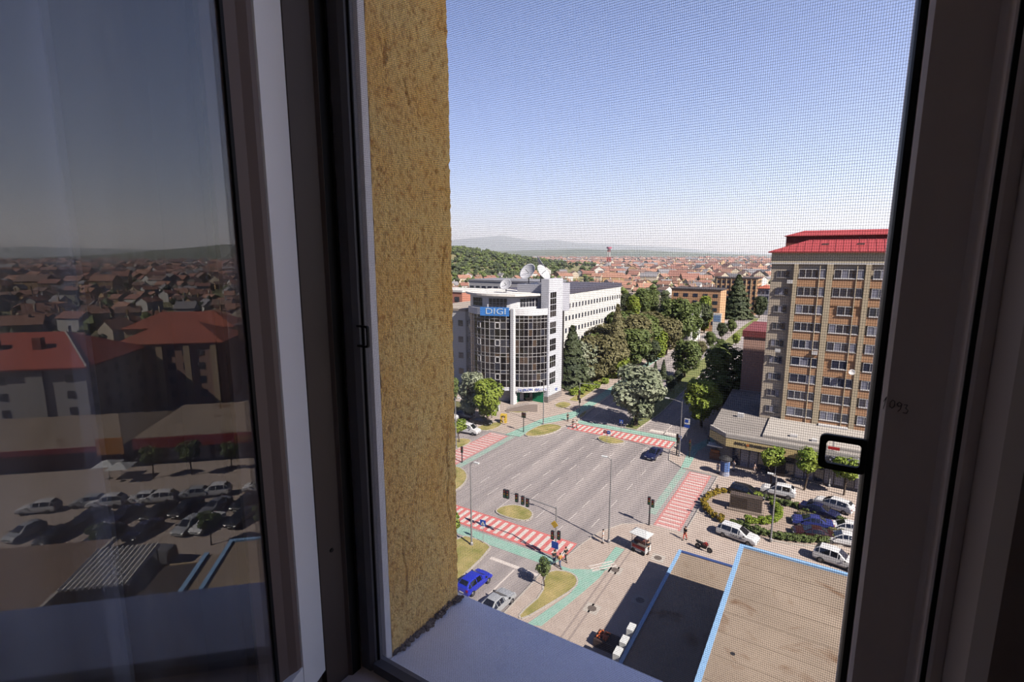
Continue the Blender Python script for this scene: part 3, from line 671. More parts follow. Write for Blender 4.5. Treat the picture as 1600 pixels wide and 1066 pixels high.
# ================================================================== CARS
M_glass_d = mat('dark_car_glass', (26, 28, 34), .12, spec=.6)
M_tyre = mat('black_tyre', (24, 22, 22), .85)
M_hub = mat('alloy_hub', (150, 148, 150), .35, metal=.7)
M_lampw = mat('clear_headlamp', (220, 222, 226), .15)
M_lampr = mat('red_tail_lamp', (150, 22, 24), .25)
M_trim = mat('black_plastic_trim', (36, 34, 36), .6)
M_plate = mat('licence_plate', (226, 226, 222), .5)
PAINT = {k: mat(k + '_car_paint', c, .28, spec=.5) for k, c in dict(white=(232, 230, 230), blue=(38, 52, 190), darkblue=(28, 34, 74), black=(22, 22, 26), navy=(54, 62, 128), maroon=(58, 26, 32), grey=(120, 120, 126), silver=(172, 174, 178), red=(160, 34, 30)).items()}
def car_proto(kind):
    # stations from tail to nose: x, underside, belt height, roof height, roof half width ; L length, hw half width
    hw = .88
    S = {'hatchback': (3.95, [(-1.97, .42, .70, .70, .66), (-1.90, .26, .95, .97, .70), (-1.72, .24, 1.0, 1.18, .62), (-1.35, .22, 1.0, 1.46, .58), (-.5, .22, .98, 1.52, .60), (.25, .22, .96, 1.48, .60), (1.02, .22, .93, .96, .70), (1.65, .22, .82, .86, .70), (1.90, .24, .66, .70, .62), (1.97, .34, .58, .58, .55)], 3, 5, 6),
         'wagon': (4.55, [(-2.27, .42, .70, .70, .66), (-2.20, .26, .95, .97, .70), (-2.05, .24, 1.0, 1.30, .60), (-1.70, .22, 1.0, 1.56, .60), (-.5, .22, .98, 1.60, .62), (.25, .22, .97, 1.55, .62), (1.15, .22, .95, .98, .72), (1.90, .22, .85, .90, .72), (2.20, .24, .68, .72, .64), (2.27, .34, .6, .6, .55)], 3, 5, 6),
         'suv': (4.35, [(-2.17, .5, .80, .80, .68), (-2.10, .34, 1.08, 1.1, .72), (-1.92, .32, 1.12, 1.45, .64), (-1.55, .3, 1.12, 1.72, .62), (-.5, .3, 1.1, 1.76, .64), (.2, .3, 1.08, 1.70, .64), (.95, .3, 1.06, 1.10, .76), (1.75, .3, .98, 1.02, .76), (2.08, .32, .80, .84, .70), (2.17, .42, .7, .7, .6)], 3, 5, 6),
         'sedan': (4.5, [(-2.25, .42, .70, .70, .64), (-2.18, .26, .93, .96, .68), (-1.45, .24, .98, 1.03, .72), (-.75, .22, .98, 1.42, .56), (-.3, .22, .97, 1.46, .58), (.25, .22, .96, 1.42, .58), (1.05, .22, .93, .96, .70), (1.90, .22, .82, .86, .70), (2.18, .24, .66, .70, .62), (2.25, .34, .58, .58, .55)], 3, 5, 6),
         'van': (4.9, [(-2.45, .5, .9, 1.7, .72), (-2.42, .34, 1.15, 1.85, .74), (-2.3, .32, 1.2, 1.92, .74), (-1.9, .3, 1.2, 1.95, .74), (0, .3, 1.2, 1.95, .74), (.85, .3, 1.18, 1.86, .70), (1.6, .3, 1.12, 1.16, .76), (2.15, .3, 1.0, 1.04, .74), (2.38, .32, .8, .84, .7), (2.45, .42, .7, .7, .6)], 4, 5, 6)}[kind]
    Ln, st, c0, c1, cw = S
    def sec(s):
        x_, zb_, zl, zr, rw = s; end = .93 if (s is st[0] or s is st[-1]) else 1
        h_ = hw * end
        return [(x_, h_ * .86, zb_), (x_, h_, zb_ + .22), (x_, h_ * .99, (zb_ + .22 + zl) / 2), (x_, h_ * .96, zl), (x_, rw, max(zr - .05, zl + .005)), (x_, rw * .82, max(zr, zl + .01)), (x_, 0, max(zr, zl + .01) + .025)]
    m = MB(); ringn = 13
    for s in st:
        r_ = sec(s); m.v += r_ + [(q[0], -q[1], q[2]) for q in r_[:6][::-1]]
    for i in range(len(st) - 1):
        for j in range(ringn):
            a = i * ringn + j; b = i * ringn + (j + 1) % ringn
            m.f.append([a, b, b + ringn, a + ringn]); m.m.append(0)
    m.f.append(list(range(ringn))); m.f.append([(len(st) - 1) * ringn + j for j in range(ringn)][::-1]); m.m += [0, 0]
    root = thing('car', 'car', 'car')
    m.build('body', PAINT['white'], root, smooth=False)
    # glass
    def lerp(a, b, t): return tuple(a[k] + (b[k] - a[k]) * t for k in range(3))
    for sg in (1, -1):
        spans = [(2, 3)] if kind != 'van' else []
        spans += [(i, i + 1) for i in range(3, 5)] if kind != 'van' else [(4, 5)]
        spans += [(5, 6)]
        for (i, j) in spans:
            A, B = sec(st[i]), sec(st[j]); q = [A[3], B[3], B[4], A[4]]
            if (i == 2 or (kind == 'sedan' and i == 2)) and kind in ('sedan', 'hatchback'): q[3] = lerp(A[3], A[4], .6)
            c = tuple(sum(v[k] for v in q) / 4 for k in range(3)); q = [lerp(v, c, .12) for v in q]
            q = [(v[0], (v[1] + .014) * sg, v[2] + .01) for v in q]; qi = [(v[0], v[1] - .02 * sg, v[2]) for v in q]
            g_ = MB().add(q + qi, [(0, 1, 2, 3) if sg < 0 else (3, 2, 1, 0), (4, 5, 1, 0), (5, 6, 2, 1), (6, 7, 3, 2), (7, 4, 0, 3)])
            g_.build('side_window', M_glass_d, root)
    def screen(i, j, nm):
        A, B = sec(st[i]), sec(st[j]); q = [A[5], (A[5][0], -A[5][1], A[5][2]), (B[5][0], -B[5][1], B[5][2]), B[5]]
        c = tuple(sum(v[k] for v in q) / 4 for k in range(3)); q = [lerp(v, c, .07) for v in q]
        dx = .03 if nm == 'windscreen' else -.03
        q = [(v[0] + dx * .6, v[1], v[2] + .04) for v in q]; qi = [(v[0] - dx, v[1], v[2] - .06) for v in q]
        MB().add(q + qi, [(0, 1, 2, 3), (4, 5, 1, 0), (5, 6, 2, 1), (6, 7, 3, 2), (7, 4, 0, 3)]).build(nm, M_glass_d, root)
    screen(6, 5, 'windscreen')
    screen(2, 3, 'rear_window') if kind != 'van' else MB().box(-2.47, -2.44, -.55, .55, 1.25, 1.7).build('rear_window', M_glass_d, root)
    wr = .31 if kind not in ('suv', 'van') else .35
    wl = MB(); wl.lathe([(.0001, -.1), (wr * .95, -.1), (wr, -.06), (wr, .06), (wr * .95, .1), (wr * .66, .1), (wr * .62, .085), (.0001, .085)], 16); wme = wl.mesh('wheel', [M_tyre])
    hb = MB(); hb.lathe([(.0001, .086), (wr * .6, .086), (wr * .55, .1), (wr * .18, .094), (.0001, .1)], 10); hme = hb.mesh('hub', [M_hub])
    for xx in (-Ln * .31, Ln * .315):
        for sg in (1, -1):
            w_ = link('wheel', wme, root, (xx, sg * (hw - .085), wr)); w_.rotation_euler = (-sg * PI / 2, 0, 0); link('hub', hme, w_)
    zl = st[-2][2]
    for sg in (1, -1):
        MB().box(Ln / 2 - .22, Ln / 2 - .035, min(sg * .42, sg * .72), max(sg * .42, sg * .72), zl - .12, zl + .03).build('headlamp', M_lampw, root)
        MB().box(-Ln / 2 - .01, -Ln / 2 + .1, min(sg * .56, sg * .76), max(sg * .56, sg * .76), .72 if kind != 'van' else .9, .95 if kind != 'van' else 1.3).build('tail_lamp', M_lampr, root)
        MB().box(Ln * .19, Ln * .19 + .14, min(sg * .9, sg * 1.02), max(sg * .9, sg * 1.02), st[5][2] - .02, st[5][2] + .1).build('mirror', M_trim, root)
    MB().box(Ln / 2 - .03, Ln / 2 + .01, -.26, .26, .36, .47).build('licence_plate', M_plate, root)
    MB().box(-Ln / 2 - .02, -Ln / 2 + .02, -.26, .26, .5, .61).build('licence_plate', M_plate, root)
    MB().box(Ln / 2 - .06, Ln / 2 + .005, -.45, .45, .48, .56).build('grille', M_trim, root)
    return snapshot(root)
CARP = {k: car_proto(k) for k in ('hatchback', 'wagon', 'suv', 'sedan', 'van')}
def car(kind, paint, p, head, label, z=None, group=None):
    """head: heading in degrees clockwise from +Y"""
    o = dup(CARP[kind], (p[0], p[1], z if z is not None else .10), rad(90 - head), label, group)
    recolour(o, ('body',), PAINT[paint]); return o
car('hatchback', 'blue', G(741, 917), 3, 'bright blue hatchback waiting at the near stop line', z=0)
car('sedan', 'silver', G(775, 952), 3, 'silver sedan half hidden below the window sill', z=0)
car('sedan', 'darkblue', G(1021, 714), 183, 'dark blue sedan driving across the empty crossing', z=0)
car('van', 'white', G(731, 677), 84, 'white van parked beside the grass island', z=0)
car('hatchback', 'white', G(702, 655), 80, 'white car at the stucco edge behind the van', z=0)
car('sedan', 'black', G(752, 663), 84, 'black car in the shade of the bright green tree', z=0)
car('sedan', 'grey', G(724, 652), 84, 'grey car parked in tree shade behind the van', z=0)
car('hatchback', 'silver', G(702, 578), 20, 'silver car parked left of the office building')
car('hatchback', 'navy', G(712, 583), 20, 'dark blue car parked against the office side')
t_ = car('wagon', 'white', G(1152, 843), 100, 'white taxi estate with door lettering beside the flower bed')
o = text_mesh('TAXI', .42, M_trim, 'door_lettering', t_, .004); o.location = (-.1, -.895, .66); o.rotation_euler = (PI / 2, 0, 0)
o = text_mesh('BAU', .3, M_trim, 'door_lettering', t_, .004); o.location = (.75, -.895, .62); o.rotation_euler = (PI / 2, 0, 0)
car('suv', 'white', G(1215, 775), 272, 'white SUV driving past the young street trees')
car('wagon', 'black', G(1167, 777), 96, 'long black car in shade behind the flower bed')
car('wagon', 'white', G(1302, 796), 288, 'white car behind the dark one at the parking row end')
car('sedan', 'darkblue', G(1280, 806), 105, 'dark blue sedan at the end of the flower bed')
car('sedan', 'navy', G(1268, 824), 262, 'mid blue sedan with bright roof beside the flower bed')
car('sedan', 'maroon', G(1270, 842), 258, 'dark maroon sedan in front of the blue one')
car('sedan', 'white', G(1322, 833), 262, 'white sedan cut by the frame, upper of two')
car('sedan', 'white', G(1318, 851), 262, 'white sedan cut by the frame, lower of two')
car('suv', 'white', G(1306, 883), 100, 'white SUV at the roof edge near the right frame')
# parking lot seen in the sash mirror
random.seed(21)
RC = [('wagon', 'white', (62, 800), 90, 'white estate alone at the left of the mirrored lane'), ('suv', 'white', (168, 792), 90, 'white SUV in the mirrored lane, second from the left'), ('hatchback', 'silver', (140, 790), 90, 'silver hatchback close behind it in the mirrored lane'),
      ('wagon', 'white', (248, 784), 90, 'white estate in the middle of the mirrored lane'), ('hatchback', 'white', (222, 785), 90, 'white hatchback tucked behind the middle estate in the mirror'), ('suv', 'white', (335, 774), 90, 'white SUV right of the middle in the mirrored lane'), ('hatchback', 'silver', (303, 777), 90, 'silver hatchback touching it in the mirror'), ('hatchback', 'white', (404, 766), 90, 'white hatchback at the right end of the mirrored lane')]
for k, c_, q, hd, lb in RC: car(k, c_, R(*q, .1), hd, lb)
DK = [((140, 815), 'black'), ((196, 810), 'darkblue'), ((250, 805), 'black'), ((292, 800), 'black'), ((338, 797), 'grey'), ((385, 790), 'black')]
for i, (q, c_) in enumerate(DK): car('sedan', c_, R(*q, .1), 160, ['first', 'second', 'third', 'fourth', 'fifth', 'last'][i] + ' dark car from the left in the mirrored parking row')
RW2 = [((40, 838), 'silver', 'silver car at the far left of the mirrored lot'), ((90, 842), 'black', 'black car beside the silver one in the mirrored lot'), ((165, 842), 'black', 'black car left of centre in the front mirrored row'), ((225, 835), 'darkblue', 'dark blue car in the front mirrored row'), ((296, 828), 'silver', 'silver car, left of two pale ones in the front mirrored row'), ((325, 824), 'white', 'white car, right of two pale ones in the front mirrored row'), ((378, 815), 'black', 'black car at the right end of the front mirrored row')]
for q, c_, lb in RW2: car('sedan' if c_ != 'silver' else 'hatchback', c_, R(*q, .1), 160, lb)
car('van', 'grey', R(238, 880, .1), 75, 'dark grey van beside the low roofs in the mirror')
for s in CARP.values(): drop(s)

# ================================================================== PEOPLE
SKIN = mat('skin', (196, 150, 124), .6)
def skin_part(name, verts, edges, radii, m, parent, sub=1):
    me = bpy.data.meshes.new(name); me.from_pydata(verts, edges, []); o = bpy.data.objects.new('tmp_skin', me); COL.objects.link(o)
    o.modifiers.new('s', 'SKIN'); sd = o.modifiers.new('d', 'SUBSURF'); sd.levels = sub; sd.render_levels = sub
    for i, r in enumerate(radii):
        rr = r if isinstance(r, tuple) else (r, r); me.skin_vertices[0].data[i].radius = rr
    me.skin_vertices[0].data[0].use_root = True
    dg = bpy.context.evaluated_depsgraph_get(); out = bpy.data.meshes.new_from_object(o.evaluated_get(dg)); out.name = name
    bpy.data.objects.remove(o); out.materials.clear(); out.materials.append(m)
    return link(name, out, parent)
def person_proto(walk):
    root = thing('person', 'person', 'person')
    a = .18 if walk else .02          # stride
    # pelvis, spine, neck, head
    V = [(0, 0, .95), (0, 0, 1.18), (0, 0, 1.40), (0, .01, 1.50), (0, .02, 1.60), (0, .02, 1.70)]
    E_ = [(0, 1), (1, 2), (2, 3), (3, 4), (4, 5)]; Rr = [(.13, .10), (.125, .095), (.15, .09), .052, .09, .07]
    for sg in (1, -1):
        f = a * sg; i = len(V)
        V += [(sg * .09, 0, .88), (sg * .10, f * .6 + .03, .50), (sg * .10, f * 1.3 - .03, .09), (sg * .11, f * 1.3 + .11, .04)]
        E_ += [(0, i), (i, i + 1), (i + 1, i + 2), (i + 2, i + 3)]; Rr += [.085, .06, .042, .035]
        i = len(V); k = -f
        V += [(sg * .17, 0, 1.40), (sg * .23, k * .5, 1.14), (sg * .24, k * 1.0 + .06, .90), (sg * .235, k * 1.1 + .08, .83)]
        E_ += [(2, i), (i, i + 1), (i + 1, i + 2), (i + 2, i + 3)]; Rr += [.06, .045, .032, .03]
    body = skin_part('body', V, E_, Rr, SKIN, root)
    # fingers and nose, ears joined into the body's own mesh
    ex = MB()
    for sg in (1, -1):
        k = -a * sg; bx, by, bz = sg * .235, k * 1.1 + .08, .815
        for j, (dy, ln) in enumerate(((-.03, .06), (-.01, .075), (.01, .08), (.03, .07))):
            ex.path([(bx, by + dy, bz), (bx, by + dy + .01, bz - ln * .55), (bx - sg * .012, by + dy + .022, bz - ln)], [.009, .0085, .007], 5)
        ex.path([(bx - sg * .01, by + .03, bz + .03), (bx - sg * .03, by + .055, bz), (bx - sg * .03, by + .06, bz - .03)], [.010, .009, .008], 5)
        ex.tube((sg * .07, .02, 1.60), (sg * .088, .015, 1.60), .02, .014, 6)
        ex.tube((sg * .03, .098, 1.625), (sg * .03, .104, 1.625), .009, .006, 6)
    ex.tube((0, .10, 1.61), (0, .122, 1.585), .010, .014, 5); ex.box(-.025, .025, .09, .1, 1.545, 1.553)
    bm = bmesh.new(); bm.from_mesh(body.data); me2 = ex.mesh('x', [SKIN]); bm.from_mesh(me2); bm.to_mesh(body.data); bm.free()
    for p in body.data.polygons: p.use_smooth = True
    # shirt and trousers close over the body
    V = [(0, 0, 1.0), (0, 0, 1.18), (0, 0, 1.42)]; E_ = [(0, 1), (1, 2)]; Rr = [(.155, .12), (.148, .115), (.16, .10)]
    for sg in (1, -1):
        k = -a * sg; i = len(V); V += [(sg * .18, 0, 1.40), (sg * .232, k * .5, 1.13)]; E_ += [(2, i), (i, i + 1)]; Rr += [.072, .06]
    skin_part('shirt', V, E_, Rr, mat('shirt_cloth', (200, 200, 200), .9), root)
    V = [(0, 0, 1.0), (0, 0, .92)]; E_ = [(0, 1)]; Rr = [(.15, .115), (.15, .12)]
    for sg in (1, -1):
        f = a * sg; i = len(V); V += [(sg * .09, 0, .82), (sg * .10, f * .6 + .03, .50), (sg * .10, f * 1.25 - .02, .14)]; E_ += [(1, i), (i, i + 1), (i + 1, i + 2)]; Rr += [.10, .075, .06]
    skin_part('trousers', V, E_, Rr, mat('trouser_cloth', (60, 60, 80), .9), root)
    hr = MB(); hr.lathe([(.0001, .10), (.05, .092), (.085, .055), (.098, .0), (.09, -.05), (.07, -.06), (.0001, -.02)][::-1], 12, (0, .0, 1.665)); hr.build('hair', mat('hair', (48, 34, 28), .7), root, smooth=True)
    for sg in (1, -1):
        f = a * sg; MB().extr([(f * 1.3 - .09, 0), (f * 1.3 + .19, 0), (f * 1.3 + .19, .04), (f * 1.3 + .08, .09), (f * 1.3 - .08, .10)], 0, sg * .105 - .045, sg * .105 + .045).build('shoe', mat('shoe', (40, 36, 36), .6), root)
    return snapshot(root)
PP = {'stand': person_proto(False), 'walk': person_proto(True)}
CLOTH = {}
def cloth(c):
    k = 'cloth_%d_%d_%d' % c
    return mat(k, c, .9)
def person(pose, p, head, shirt, trousers, label, hair=(48, 34, 28), sc=1.0, z=.1):
    o = dup(PP[pose], (p[0], p[1], z), -rad(head), label, sc=(sc, sc, sc))
    recolour(o, ('shirt',), cloth(shirt)); recolour(o, ('trousers',), cloth(trousers)); recolour(o, ('hair',), cloth(hair)); return o
WH, BK, JN = (228, 226, 224), (34, 32, 36), (74, 90, 130)
person('stand', G(942, 850), 250, WH, (210, 206, 204), 'person all in white waiting at the near kerb by the lamp post')
person('stand', G(866, 884), 300, BK, JN, 'person in black top and jeans at the near crosswalk, leftmost of three')
person('walk', G(875, 889), 290, (206, 148, 70), JN, 'person in mustard top walking onto the near crosswalk')
person('walk', G(884, 879), 290, BK, BK, 'person dressed in black at the near crosswalk, rightmost of three')
person('walk', G(895, 669), 110, (70, 66, 70), (96, 60, 60), 'person in dark top stepping onto the far crosswalk', z=.0)
person('walk', G(901, 670), 110, (226, 220, 206), (150, 140, 130), 'person in cream top stepping onto the far crosswalk', z=.0)
person('stand', G(887, 659), 120, BK, BK, 'person in black waiting before the far crosswalk')
person('walk', G(1070, 845), 200, BK, (214, 74, 56), 'person in black top and red trousers by the right crosswalk')
person('walk', G(1178, 741), 100, (222, 196, 188), (190, 170, 164), 'person in pale pink walking past the bank')
person('stand', G(1146, 737), 200, (226, 214, 210), (160, 170, 196), 'person in white standing right of the advertising column')
person('stand', G(1121, 741), 200, (214, 222, 226), (190, 200, 206), 'person in pale clothes left of the advertising column')
person('stand', G(1012, 868), 300, BK, (60, 50, 50), 'vendor in dark clothes behind the white food cart')
person('stand', G(1004, 859), 120, (176, 60, 56), (90, 60, 50), 'customer in red at the white food cart')
person('walk', G(1107, 694), 30, (40, 44, 60), (60, 66, 90), 'person in the shade near the bank corner')
person('walk', G(786, 664), 60, (224, 190, 180), (214, 196, 186), 'person in pale clothes beside the yellow bin')
person('walk', G(1105, 525), 10, (200, 90, 80), (90, 90, 100), 'tiny person in red far up the avenue pavement')
for s in PP.values(): drop(s)

# ================================================================== STREET FURNITURE
M_pole = mat('galvanised_pole', (168, 164, 164), .5, metal=.3)
M_dkm = mat('dark_metal', (44, 42, 44), .6)
M_blue_s = mat('blue_sign', (36, 82, 184), .5)
M_wht_s = mat('white_sign', (230, 230, 228), .5)
M_red_s = mat('red_sign', (190, 40, 40), .5)
def lamp_post(p, h, head, arm, label, z=.1, two=False):
    o = thing('street_lamp', label, 'street lamp', (p[0], p[1], z), -rad(head))
    MB().tube((0, 0, 0), (0, 0, h), .11, .065, 10).build('pole', M_pole, o)
    MB().lathe([(.0001, 0), (.2, 0), (.18, .3), (.1, .4), (.0001, .4)], 10).build('base', M_pole, o)
    for sg in ((1, -1) if two else (1,)):
        MB().path([(0, 0, h - .15), (0, sg * arm * .6, h + .12), (0, sg * arm, h + .15)], [.05, .045, .04], 8).build('arm', M_pole, o)
        MB().box(-.14, .14, min(sg * arm, sg * (arm + .65)), max(sg * arm, sg * (arm + .65)), h + .1, h + .24).build('lamp_head', M_wht_s, o)
    return o
lamp_post(G(951, 849), 10.2, 265, .5, 'tall slim lamp post at the near right kerb')
lamp_post(G(737, 853), 10.0, 90, .5, 'slim lamp post on the near grass median')
lamp_post(G(1061, 714), 9.4, 275, 2.2, 'lamp post with long arm at the bank corner')
lamp_post(G(984, 664), 10.5, 270, .6, 'lamp post in front of the large silvery tree')
lamp_post(G(849, 664), 8.5, 270, .4, 'thin lamp post in front of the office entrance')
lamp_post(G(1204, 848), 8.0, 270, .3, 'thin pole standing in the flower bed shrubs', z=.2)
lamp_post(G(1295, 762), 7.0, 90, .5, 'short pale lamp post between the street trees')
lamp_post(G(713, 702), 9.0, 90, .5, 'lamp post at the stucco edge by the grass island')
lamp_post(G(1089, 566), 9.0, 270, .5, 'lamp post halfway up the far avenue')
def signal(parent, loc, rz=0, horizontal=False):
    s = MB().box(-.17, .17, -.12, .12, -.5, .5).build('signal_head', M_dkm, parent); s.location = loc; s.rotation_euler = (0, PI / 2 if horizontal else 0, rz)
    for k, (zz, c) in enumerate(((.3, 'red'), (0, 'amber'), (-.3, 'green'))):
        m = mat('lens_' + c, {'red': (120, 30, 30), 'amber': (130, 96, 30), 'green': (40, 90, 60)}[c], .3)
        l = MB().lathe([(.0001, 0), (.11, 0), (.1, .03), (.0001, .04)], 12).build('lens', m, s); l.location = (0, -.12, zz); l.rotation_euler = (PI / 2, 0, 0)
    return s
def traffic_light(p, h, arm, label, heads, z=.1, rz=0):
    o = thing('traffic_light', label, 'traffic light', (p[0], p[1], z), rz)
    MB().tube((0, 0, 0), (0, 0, h), .1, .08, 10).build('pole', M_pole if arm else M_dkm, o)
    if arm: MB().path([(0, 0, h - .1), (arm[0] * .5, arm[1] * .5, h + .1), (arm[0], arm[1], h + .1)], [.07, .06, .045], 8).build('arm', M_pole, o)
    for hd in heads: signal(o, hd[:3], hd[3] if len(hd) > 3 else 0)
    return o
p = G(868, 877)
t1 = traffic_light(p, 6.2, (-6.8, .1), 'traffic light mast with long arm over the near crosswalk', [(-6.6, .0, 6.1), (-6.2, .0, 6.1), (-5.0, .0, 6.0), (-4.2, .0, 5.9), (-3.6, 0, 5.8), (-.3, -.2, 3.0), (.3, .1, 3.0)])
o = MB().lathe([(.0001, 0), (.45, 0), (.45, .03), (.0001, .03)], 4).build('yellow_diamond_sign', mat('yellow_sign', (222, 180, 60), .5), t1); o.location = (-.1, -.18, 4.3); o.rotation_euler = (PI / 2, 0, 0)
o = MB().box(-.4, .4, -.02, .02, -.4, .4).build('blue_sign_plate', M_blue_s, t1); o.location = (0, -.2, 1.9)
traffic_light(G(818, 676), 3.6, None, 'short two-headed traffic light before the oval lawn', [(-.2, 0, 3.3), (.25, 0, 3.3)])
traffic_light(G(1014, 822), 3.2, None, 'dark traffic light in front of the food cart', [(-.12, 0, 3.2), (.3, .1, 2.9)])
traffic_light(G(905, 645), 6.4, (4.4, .2), 'traffic light mast with arm beside the park corner', [(-.25, -.1, 3.2), (0.1, -.1, 2.6), (0, -.1, 4.3)])
traffic_light(G(1057, 712), 3.4, None, 'traffic light at the bank corner kerb', [(0, -.1, 3.2), (.2, 0, 2.6)])
traffic_light(G(722, 723), 2.2, None, 'low dark signal at the left crosswalk', [(0, 0, 2.2)], z=0)
traffic_light(G(1077, 716), 3.2, None, 'dark signal post on the green bike lane', [(0, 0, 2.6), (0, .1, 1.7)])
def sign(p, h, kind, label, rz=0, z=.1):
    o = thing('road_sign', label, 'road sign', (p[0], p[1], z), rz)
    MB().tube((0, 0, 0), (0, 0, h), .035, n=8).build('post', M_pole, o)
    if kind == 'square':
        MB().box(-.36, .36, -.05, -.03, h - .72, h).build('plate', M_blue_s, o)
        MB().add([(-.26, -.056, h - .62), (.26, -.056, h - .62), (0, -.056, h - .12), (-.26, -.05, h - .62), (.26, -.05, h - .62), (0, -.05, h - .12)], [(0, 1, 2), (5, 4, 3), (0, 3, 4, 1), (1, 4, 5, 2), (2, 5, 3, 0)]).build('white_triangle', M_wht_s, o)
        MB().path([(-.07, -.062, h - .56), (0, -.062, h - .4), (.07, -.062, h - .56)], .02, 5).tube((0, -.062, h - .4), (0, -.062, h - .27), .025, n=5).build('walking_figure', M_dkm, o)
    elif kind == 'round':
        for x_, m, r in ((-.32, M_red_s, .32), (.32, M_blue_s, .32)):
            k = MB().lathe([(.0001, 0), (r, 0), (r, .03), (.0001, .03)], 18).build('disc', m, o); k.location = (x_, -.04, h - .3); k.rotation_euler = (PI / 2, 0, 0)
            MB().box(x_ - .2, x_ + .2, -.085, -.075, h - .34, h - .26).build('bar', M_wht_s, o)
        MB().box(-.7, .7, -.03, .03, h - .65, h + .05).build('backboard', M_wht_s, o)
    elif kind == 'panel':
        MB().box(-.5, .5, -.05, -.02, h - 1.1, h).build('plate', M_wht_s, o); MB().box(-.38, .2, -.056, -.05, h - .8, h - .2).build('blue_square', M_blue_s, o); MB().box(-.5, .5, -.05, -.02, h - 1.7, h - 1.2).build('lower_plate', M_blue_s, o)
    return o
sign(G(755, 850), 2.9, 'square', 'blue pedestrian crossing sign on the near median', rz=rad(10))
sign(G(970, 682), 3.2, 'square', 'blue pedestrian crossing sign under the silvery tree', z=0)
sign(G(948, 692), 2.2, 'round', 'pair of round red and blue signs on the thin grass island')
sign(G(1072, 690), 4.2, 'panel', 'white and blue bus sign at the bank corner')
sign(G(1060, 708), 3.0, 'square', 'blue pedestrian sign next to the bank corner lamp')
# food cart with white canopy
kc = thing('food_cart', 'white food cart with canopy on the near right pavement', 'food cart', tuple(G(1001, 863)[:2]) + (.1,), rad(-12))
M_cart = mat('white_cart_panel', (226, 222, 220), .5)
MB().box(-.9, .9, -.6, .6, .25, 1.05).build('body', M_cart, kc); MB().box(-.95, .95, -.65, .65, 1.05, 1.12).build('counter', mat('steel_counter', (150, 140, 134), .4, metal=.4), kc)
for sx in (-.85, .85):
    for sy in (-.55, .55): MB().tube((sx, sy, 1.1), (sx, sy, 2.3), .025, n=6).build('post', M_pole, kc)
MB().add([(-1.1, -.8, 2.25), (1.1, -.8, 2.25), (1.1, .8, 2.25), (-1.1, .8, 2.25), (-.6, 0, 2.65), (.6, 0, 2.65), (-1.1, -.8, 2.2), (1.1, -.8, 2.2), (1.1, .8, 2.2), (-1.1, .8, 2.2)],
         [(0, 1, 5, 4), (2, 3, 4, 5), (1, 2, 5), (3, 0, 4), (6, 9, 8, 7), (0, 6, 7, 1), (1, 7, 8, 2), (2, 8, 9, 3), (3, 9, 6, 0)]).build('canopy', M_wht_s, kc)
MB().box(-.8, .8, -.62, -.60, .6, 1.0).build('red_panel', M_red_s, kc); MB().box(-.7, .7, -.3, .3, 1.12, 1.5).build('food_case', mat('food_case_glass', (120, 70, 60), .3), kc)
for sx in (-.6, .6):
    w_ = MB().lathe([(.0001, -.04), (.25, -.04), (.25, .04), (.0001, .04)], 14).build('wheel', M_tyre, kc); w_.location = (sx, -.62, .25); w_.rotation_euler = (PI / 2, 0, 0)
k2 = thing('food_cart', 'small stall with cream awning beside the bank wall', 'food cart', tuple(G(1117, 718)[:2]) + (.1,), 0)
MB().box(-.8, .8, -.5, .5, 0, 1.1).build('body', mat('brown_cart', (150, 104, 78), .7), k2)
MB().box(-1.2, 1.2, -.8, .8, 2.3, 2.5).build('awning', M_wht_s, k2)
for sx in (-.75, .75): MB().tube((sx, .4, 1.1), (sx, .4, 2.3), .03, n=6).build('post', M_pole, k2)
MB().box(-.7, .7, -.35, .35, 1.1, 1.6).build('goods', mat('orange_goods', (176, 112, 70), .8, var=.3, vscale=4), k2)
ac = thing('advertising_column', 'round advertising column with dark cap and blue posters', 'advertising column', tuple(G(1132, 743)[:2]) + (.1,))
MB().lathe([(.0001, 0), (.72, 0), (.72, .3), (.65, .3), (.65, 2.5), (.0001, 2.5)], 20).build('drum', mat('poster_paper', (206, 196, 196), .7, col2=(150, 160, 190), vscale=1.3), ac)
MB().lathe([(.0001, 0), (.95, 0), (.95, .15), (.5, .45), (.0001, .55)], 20, (0, 0, 2.5)).build('cap', M_dkm, ac)
for k in range(4):
    a_ = rad(-150 + k * 40); q = MB().box(-.2, .2, -.01, .01, .7, 2.2).build('poster', mat('blue_poster', (90, 120, 180), .7), ac); q.location = (.665 * math.cos(a_), .665 * math.sin(a_), 0); q.rotation_euler = (0, 0, a_ + PI / 2)
yb = thing('clothing_bin', 'yellow collection bin by the kerbside trees', 'bin', tuple(G(787, 661)[:2]) + (.1,), rad(20))
MB().box(-.6, .6, -.5, .5, 0, 1.7).build('box', mat('yellow_bin', (222, 186, 70), .6), yb); MB().box(-.4, .4, -.53, -.5, 1.2, 1.45).build('flap', M_dkm, yb)
